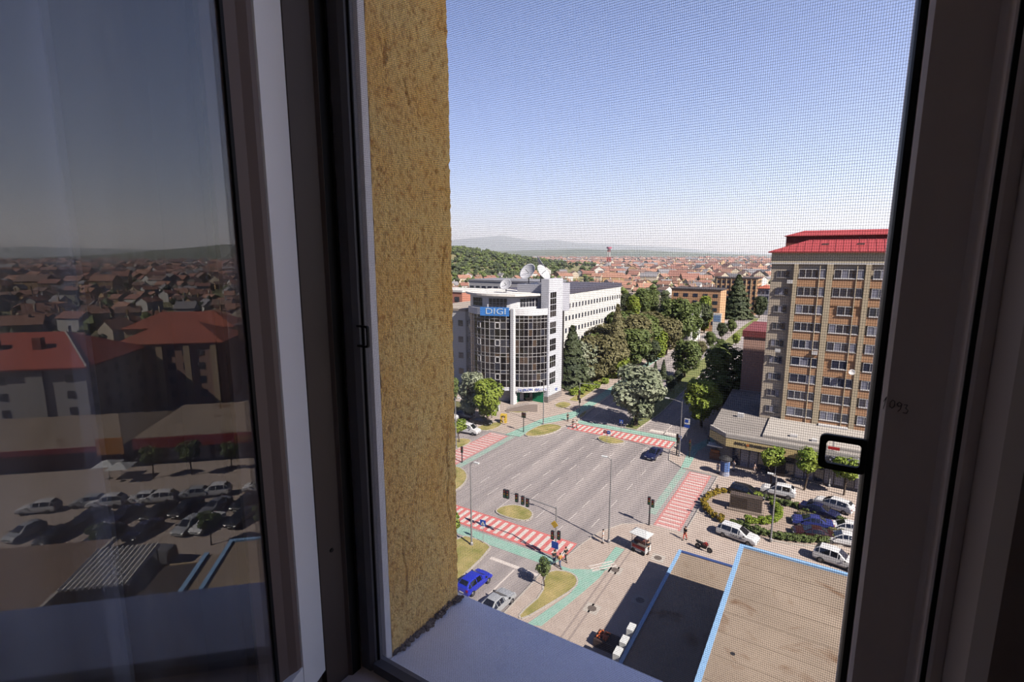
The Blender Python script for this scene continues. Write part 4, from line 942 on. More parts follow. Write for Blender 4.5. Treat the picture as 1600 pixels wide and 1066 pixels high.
# motorbike parked at the low roof edge
mbk = thing('motorbike', 'red and black motorbike parked by the low blue-edged roof', 'motorbike', tuple(G(1099, 862)[:2]) + (.1,), rad(-12))
for xx in (-.68, .68):
    w_ = MB().lathe([(.2, -.06), (.31, -.05), (.32, 0), (.31, .05), (.2, .06), (.2, -.06)], 18).build('wheel', M_tyre, mbk); w_.location = (xx, 0, .32); w_.rotation_euler = (PI / 2, 0, 0)
    MB().lathe([(.0001, -.03), (.2, -.03), (.2, .03), (.0001, .03)], 12).build('rim', M_hub, w_)
MB().extr([(-.35, .35), (.3, .35), (.42, .75), (.1, .95), (-.3, .8)], 1, -.14, .14).build('engine_frame', M_dkm, mbk)
MB().extr([(-.1, .8), (.45, .75), (.5, .95), (.2, 1.08), (-.05, .95)], 1, -.17, .17).build('fuel_tank', PAINT['red'], mbk)
MB().extr([(-.85, .85), (-.1, .78), (-.05, .9), (-.5, .95), (-.9, 1.0)], 1, -.13, .13).build('seat', M_tyre, mbk)
MB().path([(.68, .0, .32), (.5, 0, .95), (.42, 0, 1.1)], .035).build('fork', M_hub, mbk)
MB().path([(.35, -.36, 1.12), (.42, -.15, 1.1), (.42, .15, 1.1), (.35, .36, 1.12)], .018).build('handlebar', M_dkm, mbk)
MB().extr([(-.3, .55), (-.8, .6), (-.95, .85), (-.5, .8)], 1, .14, .3).build('blue_pannier', mat('pale_blue_pannier', (170, 186, 220), .5), mbk)
# garden bollards / small bin near flower bed, orange goods and air-con boxes below the sill
bb = thing('bollard', 'small dark bollard at the corner of the flower bed', 'bollard', tuple(G(1120, 768)[:2]) + (.1,))
MB().tube((0, 0, 0), (0, 0, .8), .12, n=10).build('post', M_dkm, bb); MB().lathe([(.0001, 0), (.15, 0), (.12, .08), (.0001, .12)], 10, (0, 0, .8)).build('cap', M_dkm, bb)
# ================================================================== LOW ROOFS BELOW THE WINDOW
M_roof = mat('stained_felt_roof', (148, 130, 112), .95, col2=(168, 149, 130), vscale=.22, bump=.3, bscale=3)
def stain(m):
    n = m.node_tree; L = n.links; b = n.nodes['Principled BSDF']; src = b.inputs['Base Color'].links[0].from_socket
    tc = n.nodes.new('ShaderNodeTexCoord'); v = n.nodes.new('ShaderNodeTexNoise'); v.inputs['Scale'].default_value = .3; v.inputs['Detail'].default_value = 8; v.inputs['Distortion'].default_value = 1.2
    L.new(tc.outputs['Object'], v.inputs['Vector']); cr = n.nodes.new('ShaderNodeValToRGB'); cr.color_ramp.elements[0].position = .58; cr.color_ramp.elements[1].position = .72
    cr.color_ramp.elements[0].color = (0, 0, 0, 1); cr.color_ramp.elements[1].color = (1, 1, 1, 1); L.new(v.outputs['Fac'], cr.inputs[0])
    mx = n.nodes.new('ShaderNodeMix'); mx.data_type = 'RGBA'; mx.inputs[7].default_value = lin((124, 94, 68)); L.new(cr.outputs[0], mx.inputs[0]); L.new(src, mx.inputs[6]); L.new(mx.outputs[2], b.inputs['Base Color'])
stain(M_roof)
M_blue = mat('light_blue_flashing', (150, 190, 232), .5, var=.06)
M_plaster = mat('grey_plaster', (170, 160, 150), .9, var=.05)
M_seam = mat('roof_seam', (150, 132, 114), .95)
hr_ = thing('high_flat_roof_building', 'building with sunlit tan flat roof and light blue edge below the window', 'building', (5, 22, 0))
X0, X1, Y0, Y1, ZR = -4.65, 14.9, 1.6, 43.7, 9.0
MB().box(X0 - 5, X1 - 5, Y0 - 22, Y1 - 22, 0, ZR).build('walls_and_roof', M_roof, hr_)
for nm, q in (('edge_flashing', (X0 - .10, X0 + .22, Y0, Y1 + .10)), ('edge_flashing', (X0 + .22, X1 + .10, Y1 - .22, Y1 + .10)), ('edge_flashing', (X1 - .22, X1 + .10, Y0, Y1 - .22))):
    MB().box(q[0] - 5, q[1] - 5, q[2] - 22, q[3] - 22, ZR - .25, ZR + .16).build(nm, M_blue, hr_)
for k in range(19):
    MB().box(X0 + .35 - 5, X1 - .35 - 5, Y0 + 2 + k * 2.2 - 22, Y0 + 2.08 + k * 2.2 - 22, ZR, ZR + .02).build('roof_seam', M_seam, hr_)
dr = MB().lathe([(.0001, 0), (.14, 0), (.14, .02), (.0001, .02)], 12).build('roof_drain', M_dkm, hr_); p = G(1145, 1022, ZR); dr.location = (p.x - 5, p.y - 22, ZR)
lr = thing('low_flat_roof_building', 'low flat roofed annex with light blue edge in the shade', 'building', (-8, 34, 0))
MB().box(-11.0 + 8, -4.8 + 8, -32, 50.2 - 34, 0, 3.0).build('walls_and_roof', M_roof, lr)
MB().box(-11.15 + 8, -10.85 + 8, -32, 50.35 - 34, 2.8, 3.12).build('edge_flashing', M_blue, lr)
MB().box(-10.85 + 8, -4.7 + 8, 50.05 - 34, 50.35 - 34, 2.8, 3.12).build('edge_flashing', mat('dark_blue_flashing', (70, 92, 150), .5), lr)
# three white air conditioner boxes and an orange heap on the pavement by the annex wall
for i, q in enumerate(((994, 985), (981, 1004), (970, 1022))):
    p = G(*q, 3.3)
    o = thing('air_conditioner', 'white outdoor air conditioner unit on the annex wall, ' + ('farthest of three', 'middle of three', 'nearest of three')[i], 'air conditioner', (-11.43, p.y, 2.85))
    MB().box(-.26, .26, -.45, .45, 0, .62).build('case', M_wht_s, o)
    f_ = MB().lathe([(.0001, 0), (.22, 0), (.22, .02), (.0001, .03)], 14).build('fan_grille', M_trim, o); f_.location = (-.26, -.1, .31); f_.rotation_euler = (0, -PI / 2, 0)
    MB().box(.2, .27, -.35, -.3, -.1, 0).build('bracket', M_pole, o); MB().box(.2, .27, .3, .35, -.1, 0).build('bracket', M_pole, o)
hp = thing('fruit_stand', 'dark stand heaped with orange goods in the shade under the sill', 'stand', tuple(G(952, 1012)[:2]) + (.1,))
MB().box(-1.2, 1.2, -.7, .7, 0, .7).build('table', mat('dark_brown_wood', (62, 40, 34), .8), hp)
cr_ = MB(); random.seed(3)
for i in range(60): cr_.lathe([(.0001, -.08), (.07, -.04), (.08, .02), (.05, .07), (.0001, .08)], 6, (random.uniform(-1.0, -.1), random.uniform(-.5, .5), .78 + random.random() * .12))
o = cr_.build('orange_goods', mat('orange_fruit', (224, 110, 50), .6), hp); o['kind'] = 'stuff'

# ================================================================== GLASS OFFICE BUILDING
OB = thing('office_building', 'round-fronted dark glass office building with white mullions and rooftop dishes', 'building', (-60, 100, .1))
def ob(o): o.location = (60, -100, -.1); return o
M_cur = mat('dark_curtain_wall_glass', (34, 30, 31), .06, spec=.55)
M_cur2 = mat('bluish_curtain_wall_glass', (58, 58, 68), .08, spec=.55)
M_cur3 = mat('brownish_curtain_wall_glass', (84, 68, 56), .1, spec=.55)
M_mull = mat('white_mullion', (216, 212, 212), .5)
M_alu = mat('pale_aluminium_panel', (222, 222, 230), .45, var=.03)
M_alu2 = mat('white_aluminium_panel', (240, 238, 240), .45)
M_gray = mat('grey_panel_cladding', (196, 196, 206), .55)
def arc3(a, b, bulge, n):                            # plan arc from a to b, bulging right of the way a->b
    a = Vector(a); b = Vector(b); d = b - a; nn = Vector((d.y, -d.x)).normalized()
    return [a + d * t + nn * bulge * 4 * t * (1 - t) for t in [i / n for i in range(n + 1)]]
AL = arc3((-71.5, 95.5), (-58.9, 94.6), 2.6, 11)
AR = arc3((-58.5, 94.8), (-53.0, 100.0), .9, 8)
ob(MB().prism([(q.x, q.y) for q in AL] + [(q.x, q.y) for q in AR] + [(-53, 108), (-71.5, 108)], 3.6, 20.3).build('core', mat('dark_core', (46, 42, 44), .5), OB))
ob(MB().prism([(-71, 96.5), (-64, 94.3), (-59.4, 97), (-56, 101), (-54, 108), (-71, 108)], 0, 3.6).build('ground_floor', M_alu2, OB))
panes = {}
def curtain(P, rows, name, zb0):
    cw = ob(MB().prism([(q.x, q.y) for q in P] + [(q.x - .01, q.y + .25) for q in P[::-1]], zb0, rows[-1][1]).build(name, mat('dark_core', (46, 42, 44), .5), OB))
    mu = MB()
    for i in range(len(P) - 1):
        a, b = P[i], P[i + 1]; d = b - a; wdt = d.length; mid = (a + b) / 2; ang = math.atan2(d.y, d.x); nn = Vector((d.y, -d.x)).normalized()
        for (z0, z1) in rows:
            key = (round(wdt, 2), round(z1 - z0, 2), name)
            if key not in panes: panes[key] = MB().box(-wdt / 2 + .05, wdt / 2 - .05, -.03, .03, .05, z1 - z0 - .05).mesh('pane', [M_cur])
            o = link('pane', panes[key], cw, (mid.x + nn.x * .05, mid.y + nn.y * .05, z0), ang)
            r_ = random.random()
            if r_ < .28: o.material_slots[0].link = 'OBJECT'; o.material_slots[0].material = M_cur2 if r_ < .16 else M_cur3
        for (z0, z1) in rows + [(rows[-1][1], 0)]:
            A = a + nn * .12; B = b + nn * .12
            mu.add([(A.x, A.y, z0 - .035), (B.x, B.y, z0 - .035), (B.x, B.y, z0 + .035), (A.x, A.y, z0 + .035), (a.x, a.y, z0 - .035), (b.x, b.y, z0 - .035), (b.x, b.y, z0 + .035), (a.x, a.y, z0 + .035)], [(0, 1, 2, 3), (7, 6, 5, 4), (3, 2, 6, 7), (4, 5, 1, 0)])
    for i, a in enumerate(P):
        d = P[min(i + 1, len(P) - 1)] - P[max(i - 1, 0)]; nn = Vector((d.y, -d.x)).normalized(); q = a + nn * .08
        mu.box(q.x - .035, q.x + .035, q.y - .05, q.y + .05, zb0, rows[-1][1])
    mu.build('mullions', M_mull, cw)
    return cw
random.seed(8)
rows = []; z_ = 4.0
for s_ in range(4): rows += [(z_, z_ + 1.55), (z_ + 1.55, z_ + 3.1), (z_ + 3.1, z_ + 3.85)]; z_ += 3.85
rows_l = rows + [(z_, z_ + .75)]
curtain(AL, rows_l, 'curtain_wall', 4.0)
curtain(AR, rows_l, 'curtain_wall', 4.0)
# opening casements outlined in white on the left facade
for ci in (4, 8):
    for s_ in range(4):
        a, b = AL[ci], AL[ci + 1]; d = b - a; mid = (a + b) / 2; nn = Vector((d.y, -d.x)).normalized(); wv = d.length / 2 - .08; z0 = 4.0 + s_ * 3.85 + 1.55
        f_ = MB(); f_.box(-wv, wv, -.06, .06, .08, .22); f_.box(-wv, wv, -.06, .06, 1.35, 1.49); f_.box(-wv, -wv + .14, -.06, .06, .08, 1.49); f_.box(wv - .14, wv, -.06, .06, .08, 1.49)
        o = f_.build('casement_frame', M_mull, OB); o.location = (60 + mid.x + nn.x * .14, -100 + mid.y + nn.y * .14, z0 - .1); o.rotation_euler = (0, 0, math.atan2(d.y, d.x))
# fascia bands
def band(P, z0, z1, off, m, nm, th=.3):
    out = []; inn = []
    for i, a in enumerate(P):
        d = P[min(i + 1, len(P) - 1)] - P[max(i - 1, 0)]; nn = Vector((d.y, -d.x)).normalized(); out.append(a + nn * off); inn.append(a + nn * (off - th))
    return ob(MB().prism([(q.x, q.y) for q in out] + [(q.x, q.y) for q in inn[::-1]], z0, z1).build(nm, m, OB))
band(AL, 20.15, 21.6, .12, M_alu, 'fascia'); band(AR, 20.15, 21.6, .25, M_alu2, 'fascia'); band(AR, 2.9, 4.1, .28, M_alu2, 'fascia'); band(AL, 3.2, 4.0, .12, M_alu, 'fascia')
ob(MB().box(-59.1, -58.3, 93.9, 95.4, 0, 21.6).build('corner_pillar', M_alu2, OB))
# attic storey with strip windows and flat round canopy
AT = [(-72.5, 97.5), (-70, 95.0), (-65, 93.6), (-60, 95.2), (-58.6, 96.2), (-55.5, 101), (-54.5, 108), (-72.5, 108)]
ob(MB().prism(AT, 21.2, 24.3).build('attic', M_alu2, OB))
for (a, b, n) in (((-69.8, 94.9), (-66.6, 94.0), 4), ((-64.6, 93.66), (-60.6, 94.95), 5), ((-58.3, 96.6), (-55.9, 100.4), 6)):
    a = Vector(a); b = Vector(b); d = (b - a); nn = Vector((d.y, -d.x)).normalized()
    for k in range(n):
        for (z0, z1) in ((21.9, 22.75), (22.85, 23.7)):
            mid = a + d * (k + .5) / n; o = MB().box(-d.length / n / 2 + .08, d.length / n / 2 - .08, -.04, .04, 0, z1 - z0).build('window', M_cur2, OB)
            o.location = (60 + mid.x + nn.x * .03, -100 + mid.y + nn.y * .03, z0 - .1); o.rotation_euler = (0, 0, math.atan2(d.y, d.x))
CN = arc3((-75, 99), (-58.2, 94.4), 3.6, 12) + arc3((-58, 94.6), (-53.8, 104), .8, 6)
ob(MB().prism([(q.x, q.y) for q in CN] + [(-54, 110), (-75, 110)], 24.3, 24.75).build('canopy_roof', mat('cream_roof', (250, 242, 234), .7), OB))
# plant box and stair tower
ob(MB().box(-62, -53.6, 101.5, 112, 20, 26.6).build('plant_room', M_gray, OB))
ST_ = ob(MB().box(-54.6, -52.7, 99.6, 106.4, 0, 28.0).build('stair_tower', M_alu, OB))
sp_ = MB().box(-.04, .04, -.42, .42, 0, 1.25).mesh('pane', [M_cur])
for g0, nr in ((4.2, 2), (8.05, 2), (11.9, 2), (15.75, 2), (19.6, 4)):
    for r_ in range(nr):
        for c_ in range(3): link('pane', sp_, ST_, (-52.68, 100.7 + c_ * 1.0, g0 + r_ * 1.4))
MB().box(-52.72, -52.62, 100.1, 105.8, 1.6, 3.4).build('sign_board', mat('white_blue_board', (224, 226, 232), .5), ST_)
tt = text_mesh('digi', .9, M_blue_s, 'sign_lettering', ST_, .02); tt.location = (-52.6, 103.6, 2.5); tt.rotation_euler = (PI / 2, 0, PI / 2)
MB().box(-54.7, -52.6, 99.5, 106.5, 0, 1.5).build('plinth', mat('stone_cladding', (150, 140, 136), .8, var=.1), ST_)
# entrance recess, green wall, ramp
ob(MB().box(-57.6, -53.4, 99.0, 99.2, 0, 3.4).build('green_entrance_wall', mat('green_panel', (24, 150, 104), .6), OB))
ob(MB().box(-59.0, -58.8, 95.2, 97.5, 0, 3.4).build('green_entrance_wall', mat('green_panel'), OB))
ob(MB().box(-58.4, -55.9, 98.3, 98.4, .3, 3.0).build('entrance_door', M_cur, OB))
# blue roof sign on the left facade and the name over the entrance
n_ = len(AL)
d = AL[10] - AL[6]; nn = Vector((d.y, -d.x)).normalized(); q = (AL[6] + AL[10]) / 2 + nn * .75
bs = MB().box(-3.3, 3.3, -.06, .06, -.95, .95).build('sign_board', mat('sign_blue', (70, 140, 222), .5), OB); bs.location = (q.x + 60, q.y - 100, 20.9); bs.rotation_euler = (0, 0, math.atan2(d.y, d.x))
o = text_mesh('DIGI', 1.9, mat('sign_white', (206, 222, 240), .5), 'sign_lettering', bs, .03, .0); o.location = (.3, -.1, 0); o.rotation_euler = (PI / 2, 0, 0); o.scale = (1.3, 1, 1)
d = AR[6] - AR[1]; nn = Vector((d.y, -d.x)).normalized()
o = text_mesh('TELEKOM  SERVICE', .78, M_blue_s, 'entrance_lettering', OB, .03); q = AR[4] + nn * .36; o.location = (q.x + 60, q.y - 100, 3.42); o.rotation_euler = (PI / 2, 0, math.atan2(d.y, d.x))
# ramp and stairs before the entrance
rp = thing('entrance_ramp', 'pale stone ramp and stair cheek before the office entrance', 'ramp', tuple(G(815, 640)[:2]) + (.1,), rad(30))
MB().extr([(-3.2, 0), (3.4, 0), (3.4, 1.1), (1.5, 1.1)], 1, -1.8, 1.8).build('ramp_body', mat('ramp_stone', (190, 176, 166), .9), rp)
MB().extr([(-3.3, 0), (3.4, 0), (3.4, 1.6), (1.5, 1.6), (-3.3, .5)], 1, -2.0, -1.8).build('cheek_wall', mat('ramp_wall', (150, 136, 128), .9), rp)
pw = thing('planter_wall', 'low white wall in front of the office ground floor', 'wall', tuple(G(759, 640)[:2]) + (.1,), rad(10))
MB().box(-3.2, 3.2, -.2, .2, 0, 1.5).build('wall_body', M_alu, pw); MB().box(-3.3, 3.3, -.26, .26, 1.5, 1.6).build('coping', M_kerb, pw)
# satellite dishes on the roof
def dish(x, y, z, r, head, label):
    o = thing('satellite_dish', label, 'satellite dish', (x, y, z))
    MB().tube((0, 0, 0), (0, 0, r * .9), .12, n=8).build('mast', M_pole, o)
    prof = [(r * t, .32 * r * t * t) for t in (.001, .25, .5, .75, .9, 1.0)]; prof2 = [(a, b + .05) for a, b in prof]
    k = MB().lathe(prof + prof2[::-1], 28).build('reflector', mat('dish_white', (206, 206, 212), .5), o, smooth=True); k.location = (0, 0, r * 1.2); k.rotation_euler = Vector((math.sin(rad(head)) * .8, math.cos(rad(head)) * .8, .55)).to_track_quat('Z', 'Y').to_euler()
    MB().path([(0, 0, .05), (0, 0, r * .7)], .06, 6).build('feed', M_dkm, k); MB().box(-.5, .5, -.5, .5, -.02, .15).build('foot', M_gray, o)
dish(-59.9, 103.2, 26.6, 2.1, 190, 'big white satellite dish on the roof facing the street')
dish(-56.6, 103.4, 26.6, 2.0, 95, 'grey rooftop satellite dish turned to the right')
dish(-59.2, 107.6, 26.6, 2.9, 60, 'rear satellite dish rising above the other two')
dish(-62.9, 98.2, 24.75, 1.4, 175, 'small white satellite dish on the round canopy roof')

# ================================================================== RIGHT TOWER BLOCK
TB = thing('tower_block', 'ten-storey apartment block of tan brick bays with red metal roof', 'building', (3, 100, .1))
M_tan = mat('tan_render', (206, 188, 158), .9, var=.06, vscale=.7)
M_grey_t = mat('beige_grey_render', (200, 184, 164), .9, var=.05, vscale=.6)
def brick_mat():
    m = bpy.data.materials.new('orange_brick_cladding'); m.use_nodes = True; n = m.node_tree; L = n.links; b = n.nodes['Principled BSDF']; b.inputs['Roughness'].default_value = .9
    tc = n.nodes.new('ShaderNodeTexCoord'); mp = n.nodes.new('ShaderNodeMapping'); mp.inputs['Rotation'].default_value = (PI / 2, 0, 0); bt = n.nodes.new('ShaderNodeTexBrick')
    bt.inputs['Color1'].default_value = lin((206, 154, 112)); bt.inputs['Color2'].default_value = lin((192, 138, 96)); bt.inputs['Mortar'].default_value = lin((206, 176, 140)); bt.inputs['Scale'].default_value = 2.2; bt.inputs['Mortar Size'].default_value = .012
    L.new(tc.outputs['Object'], mp.inputs[0]); L.new(mp.outputs[0], bt.inputs['Vector']); L.new(bt.outputs[0], b.inputs['Base Color']); MATS['brick'] = m; return m
M_brick = brick_mat()
M_wfr = mat('white_window_frame', (226, 222, 220), .5)
M_wgl = mat('dusky_window_glass', (62, 66, 84), .08, spec=.8)
M_wgl2 = mat('curtained_window_glass', (150, 150, 166), .2, spec=.6)
M_redroof = mat('red_metal_roof', (176, 70, 70), .55, var=.05, vscale=.5)
TY = 95.0
def tb(o): o.location = (-3, -100, -.1); return o
tb(MB().box(-8.9, 24, TY, 105, 0, 33.6).build('walls', M_grey_t, TB))
tb(MB().box(-9.0, 24.1, TY - .25, TY + .2, 31.9, 33.7).build('top_frieze', mat('cream_frieze', (214, 200, 172), .9), TB))
tb(MB().box(-8.9, 24, TY - .3, TY, 31.7, 31.95).build('ledge', M_wfr, TB))
for (x0, x1) in ((-1.05, -.2), (3.95, 4.7), (8.9, 9.6), (-5.6, -5.0)): tb(MB().box(x0, x1, TY - .5, TY + .1, 4.5, 31.7).build('pilaster', M_tan, TB))
BAYS = ((-5.0, -1.05), (-.2, 3.95), (4.7, 8.9), (9.6, 13.8))
pmesh = {}
def window(parent, x, y, z, wv, hv, n, frame=M_wfr, seedv=0, open_=False):
    key = (round(wv, 2), round(hv, 2), n, frame.name)
    if key not in pmesh:
        f_ = MB(); t_ = .09
        f_.box(-wv / 2, wv / 2, -.07, .07, 0, t_); f_.box(-wv / 2, wv / 2, -.07, .07, hv - t_, hv)
        for k in range(n + 1):
            xx = -wv / 2 + wv * k / n; f_.box(max(-wv / 2, xx - t_ / 2), min(wv / 2, xx + t_ / 2), -.07, .07, t_, hv - t_)
        f_.box(-wv / 2 - .08, wv / 2 + .08, -.16, 0, -.1, 0)
        pmesh[key] = (f_.mesh('window', [frame]), MB().box(-wv / n / 2 + t_ / 2, wv / n / 2 - t_ / 2, -.02, .02, t_, hv - t_).mesh('pane', [M_wgl]))
    fm, pm = pmesh[key]; o = link('window', fm, parent, (x, y, z))
    for k in range(n):
        q = link('pane', pm, o, (-wv / 2 + wv * (k + .5) / n, .0, 0))
        if random.random() < .3: q.material_slots[0].link = 'OBJECT'; q.material_slots[0].material = M_wgl2
    return o
random.seed(17)
for bi, (x0, x1) in enumerate(BAYS):
    for r_ in range(10):
        zc = 30.2 - 2.85 * r_
        if zc < 4: continue
        tb(MB().box(x0, x1, TY - .42, TY + .1, zc - 2.05 + (0 if r_ < 9 else .6), zc - .72).build('brick_parapet', M_brick, TB))
        if bi == 1 and r_ in (2, 5):
            tb(MB().box(x0, x1, TY - .3, TY + .1, zc - .72, zc + .8).build('brick_infill', M_brick, TB)); window(TB, (x0 + x1) / 2 - 3, TY - .4 - 100, zc - .66 - .1, 2.1, 1.4, 2)
        else:
            nn_ = 4 if (r_ + bi) % 3 or bi == 1 else 4
            if bi == 0 and r_ in (5, 6, 8): nn_ = 3
            wv = (x1 - x0) - .35 if bi < 2 else (x1 - x0) - .6
            window(TB, (x0 + x1) / 2 - 3, TY - .36 - 100, zc - .66 - .1, wv, 1.4, nn_)
for r_ in range(10):
    zc = 30.0 - 2.85 * r_
    if zc > 4: window(TB, -7.1 - 3, TY - .05 - 100, zc - .5 - .1, 1.9, 1.15, 3, mat('grey_window_frame', (150, 144, 142), .6))
# downpipes, air conditioners, white balcony
for xx in (-2.0, 2.9): tb(MB().tube((xx, TY - .5, 5), (xx, TY - .5, 31.5), .06, n=6).build('downpipe', M_tan, TB))
for (xx, zz) in ((-6.0, 28.6), (-1.6, 17.3), (-6.9, 17.2)): tb(MB().box(xx - .4, xx + .4, TY - .75, TY - .42, zz, zz + .55).build('air_conditioner', M_wfr, TB))
tb(MB().box(-.1, 3.9, TY - 1.3, TY - .4, 4.5, 6.1).build('white_balcony', M_wfr, TB))
k = MB().lathe([(.001, 0), (.2, .02), (.38, .1), (.45, .16), (.40, .16), (.2, .06), (.001, .05)], 16).build('satellite_dish', M_wfr, TB); k.location = (3.6 - 3, TY - .9 - 100, 15.0); k.rotation_euler = (rad(70), 0, rad(10))
rf = MB(); rf.add([(-9.5, TY - .7, 33.7), (24.6, TY - .7, 33.7), (24.6, 105.6, 33.7), (-9.5, 105.6, 33.7), (-4.0, 98.7, 35.6), (20, 98.7, 35.6), (20, 101.6, 35.6), (-4.0, 101.6, 35.6), (-9.5, TY - .7, 33.5), (24.6, TY - .7, 33.5), (24.6, 105.6, 33.5), (-9.5, 105.6, 33.5)],
                  [(0, 1, 5, 4), (1, 2, 6, 5), (2, 3, 7, 6), (3, 0, 4, 7), (4, 5, 6, 7), (11, 10, 9, 8), (8, 9, 1, 0), (9, 10, 2, 1), (10, 11, 3, 2), (11, 8, 0, 3)]); RF = tb(rf.build('red_roof', M_redroof, TB))
for k in range(32):
    xx = -8.6 + k * 1.05; t1_ = max(0, min(1, (xx + 9.5) / 5.5)); top = (98.7, 35.6) if t1_ >= 1 else (TY - .7 + (4.4) * t1_, 33.7 + 1.9 * t1_)
    MB().path([(xx, TY - .7, 33.74), (xx, top[0], top[1] + .04)], .035, 4).build('roof_seam', M_redroof, RF)
for xx in (-1.6, 3.1): MB().box(xx - .45, xx + .45, 96.6, 97.6, 34.5, 34.95).build('skylight', mat('skylight', (120, 90, 90), .3), RF)
tb(MB().box(-7.6, 22, 101.6, 105.2, 33.6, 36.4).build('penthouse_wall', mat('dark_red_brick', (128, 66, 60), .9), TB))
tb(MB().add([(-8.0, 101.2, 36.35), (22.5, 101.2, 36.35), (22.5, 105.6, 36.35), (-8.0, 105.6, 36.35), (-5, 103.4, 37.3), (20, 103.4, 37.3)], [(0, 1, 5, 4), (1, 2, 5), (2, 3, 4, 5), (3, 0, 4), (3, 2, 1, 0)]).build('penthouse_roof', M_redroof, TB))
# podium with the bank
PO = thing('bank_podium', 'low flat-roofed shop wing with a bank sign at the foot of the tower block', 'building', (0, 90, .1))
def po(o): o.location = (0, -90, -.1); return o
PR = 5.5
A_, B_, C_ = G(1112, 666, PR), G(1136, 679, PR), (22, 0, 0)
yf = B_.y
def fr(x): return yf                                   # front line of the roof edge
po(MB().prism([(B_.x + .5, yf + .9), (A_.x + .8, A_.y + .3), (-15.2, 112), (-9.0, 112), (-9.0, 94.9), (21, 94.9), (21, yf + .9)], 0, 5.0).build('walls', mat('grey_shopfront', (128, 120, 116), .8), PO))
po(MB().prism([(B_.x, yf), (A_.x, A_.y), (-16.0, 112.5), (-8.95, 112.5), (-8.95, 94.95), (21.5, 94.95), (21.5, yf)], 5.0, PR).build('roof_slab', mat('grey_felt_roof', (150, 142, 136), .95, var=.08, vscale=.4), PO))
M_fas = mat('cream_gold_fascia', (222, 198, 142), .6)
po(MB().box(B_.x - .05, 4.6, yf - .3, yf - .02, 3.7, 5.0).build('sign_fascia', M_fas, PO))
d_ = (Vector((A_.x, A_.y)) - Vector((B_.x, yf))); n2 = Vector((d_.y, -d_.x)).normalized() * -.3
if n2.x > 0: n2 = -n2
po(MB().prism([(B_.x - .05, yf - .3), (A_.x + n2.x, A_.y + n2.y), (A_.x, A_.y), (B_.x, yf)], 3.7, 5.0).build('sign_fascia', M_fas, PO))
po(MB().box(B_.x - .1, 5, yf - .35, yf + .05, 5.1, 5.75).build('parapet', mat('pale_parapet', (196, 188, 180), .9), PO))
po(MB().prism([(B_.x - .1, yf - .35), (A_.x + n2.x, A_.y + n2.y), (A_.x, A_.y), (B_.x, yf)], 5.1, 5.75).build('parapet', mat('pale_parapet'), PO))
yl = yf - .34 - 90
for wd, pxc, pyc in (('BANCA', 1157, 697), ('TRANSILVANIA', 1189, 703)):
    o = text_mesh(wd, .56, M_dkm, 'sign_lettering', PO, .02, .008); p = PY(pxc, pyc, yf - .34); o.location = (p.x, yl, 4.35); o.rotation_euler = (PI / 2, 0, 0); o.scale = (.86, 1, 1)
k = MB().lathe([(.0001, 0), (.22, 0), (.22, .03), (.0001, .03)], 12).build('round_logo', mat('gold_logo', (190, 110, 50), .5), PO); k.location = (PY(1168, 699, yf - .34).x, yl, 4.3); k.rotation_euler = (PI / 2, 0, 0)
for k in range(14):
    xx = B_.x + .8 + k * 1.25
    if k in (4, 5): continue
    po(MB().box(xx + .06, xx + 1.15, yf + .82, yf + 1.2, .5, 3.4).build('shop_window', M_wgl2 if k % 3 else M_wgl, PO))
xx = B_.x + .8 + 5; po(MB().box(xx, xx + 2.5, yf + .75, yf + 1.2, .0, 3.2).build('bank_doorway', mat('dark_doorway', (44, 34, 34), .5), PO)); po(MB().box(xx + 1.2, xx + 1.3, yf + .68, yf + .75, 0, 3.1).build('door_frame', M_wfr, PO))
po(MB().box(4.8, 14, yf - .2, yf + .2, 2.4, 5.0).build('white_sign_band', M_wfr, PO))
p = PY(1302, 717, yf); po(MB().box(p.x - 3, p.x + 3, yf - .32, yf - .2, p.z - .75, p.z + .75).build('lilac_sign_band', mat('lilac_band', (206, 204, 222), .6), PO))
o = text_mesh('IDD', 1.0, M_dkm, 'sign_lettering', PO, .02, .02); p = PY(1302, 717, yf); o.location = (p.x, yf - .36 - 90, p.z - .1); o.rotation_euler = (PI / 2, 0, 0)
o = MB().box(-.7, .7, -.05, .05, -.2, .2).build('red_sign', M_red_s, PO); p = PY(1303, 700, yf); o.location = (p.x, yf - .27 - 90, p.z - .1)
for (q, r) in (((1240, 686), .5), ((1157, 652), .5), ((1272, 693), .35)):
    p = G(*q, PR); po(MB().box(p.x - r, p.x + r, p.y - .35, p.y + .35, PR - .02, PR + .7).build('roof_unit', M_wfr, PO))
po(MB().box(-7.2, 21, yf + 1.6, 94.9, PR - .02, PR + .35).build('raised_roof', mat('pale_roof', (186, 178, 170), .95), PO))
# pink building behind the podium
PB = thing('pink_building', 'pinkish plain-walled building tucked beside the tower block', 'building', (-11, 118, .1))
MB().box(-3.6, 3.0, -5, 12, 0, 17.4).build('walls', mat('pink_render', (206, 164, 148), .9, var=.05), PB); MB().box(-3.9, 3.2, -5.2, 12.2, 16.6, 17.9).build('roof_band', mat('maroon_band', (132, 58, 60), .8), PB)
MB().box(-3.7, 3.0, -6, -4.9, 5.2, 5.5).build('ledge', M_kerb, PB)
for k in range(5): MB().box(-3.66, -3.55, -3 + k * 3, -1.6 + k * 3, 8, 10).build('window', M_wgl, PB)
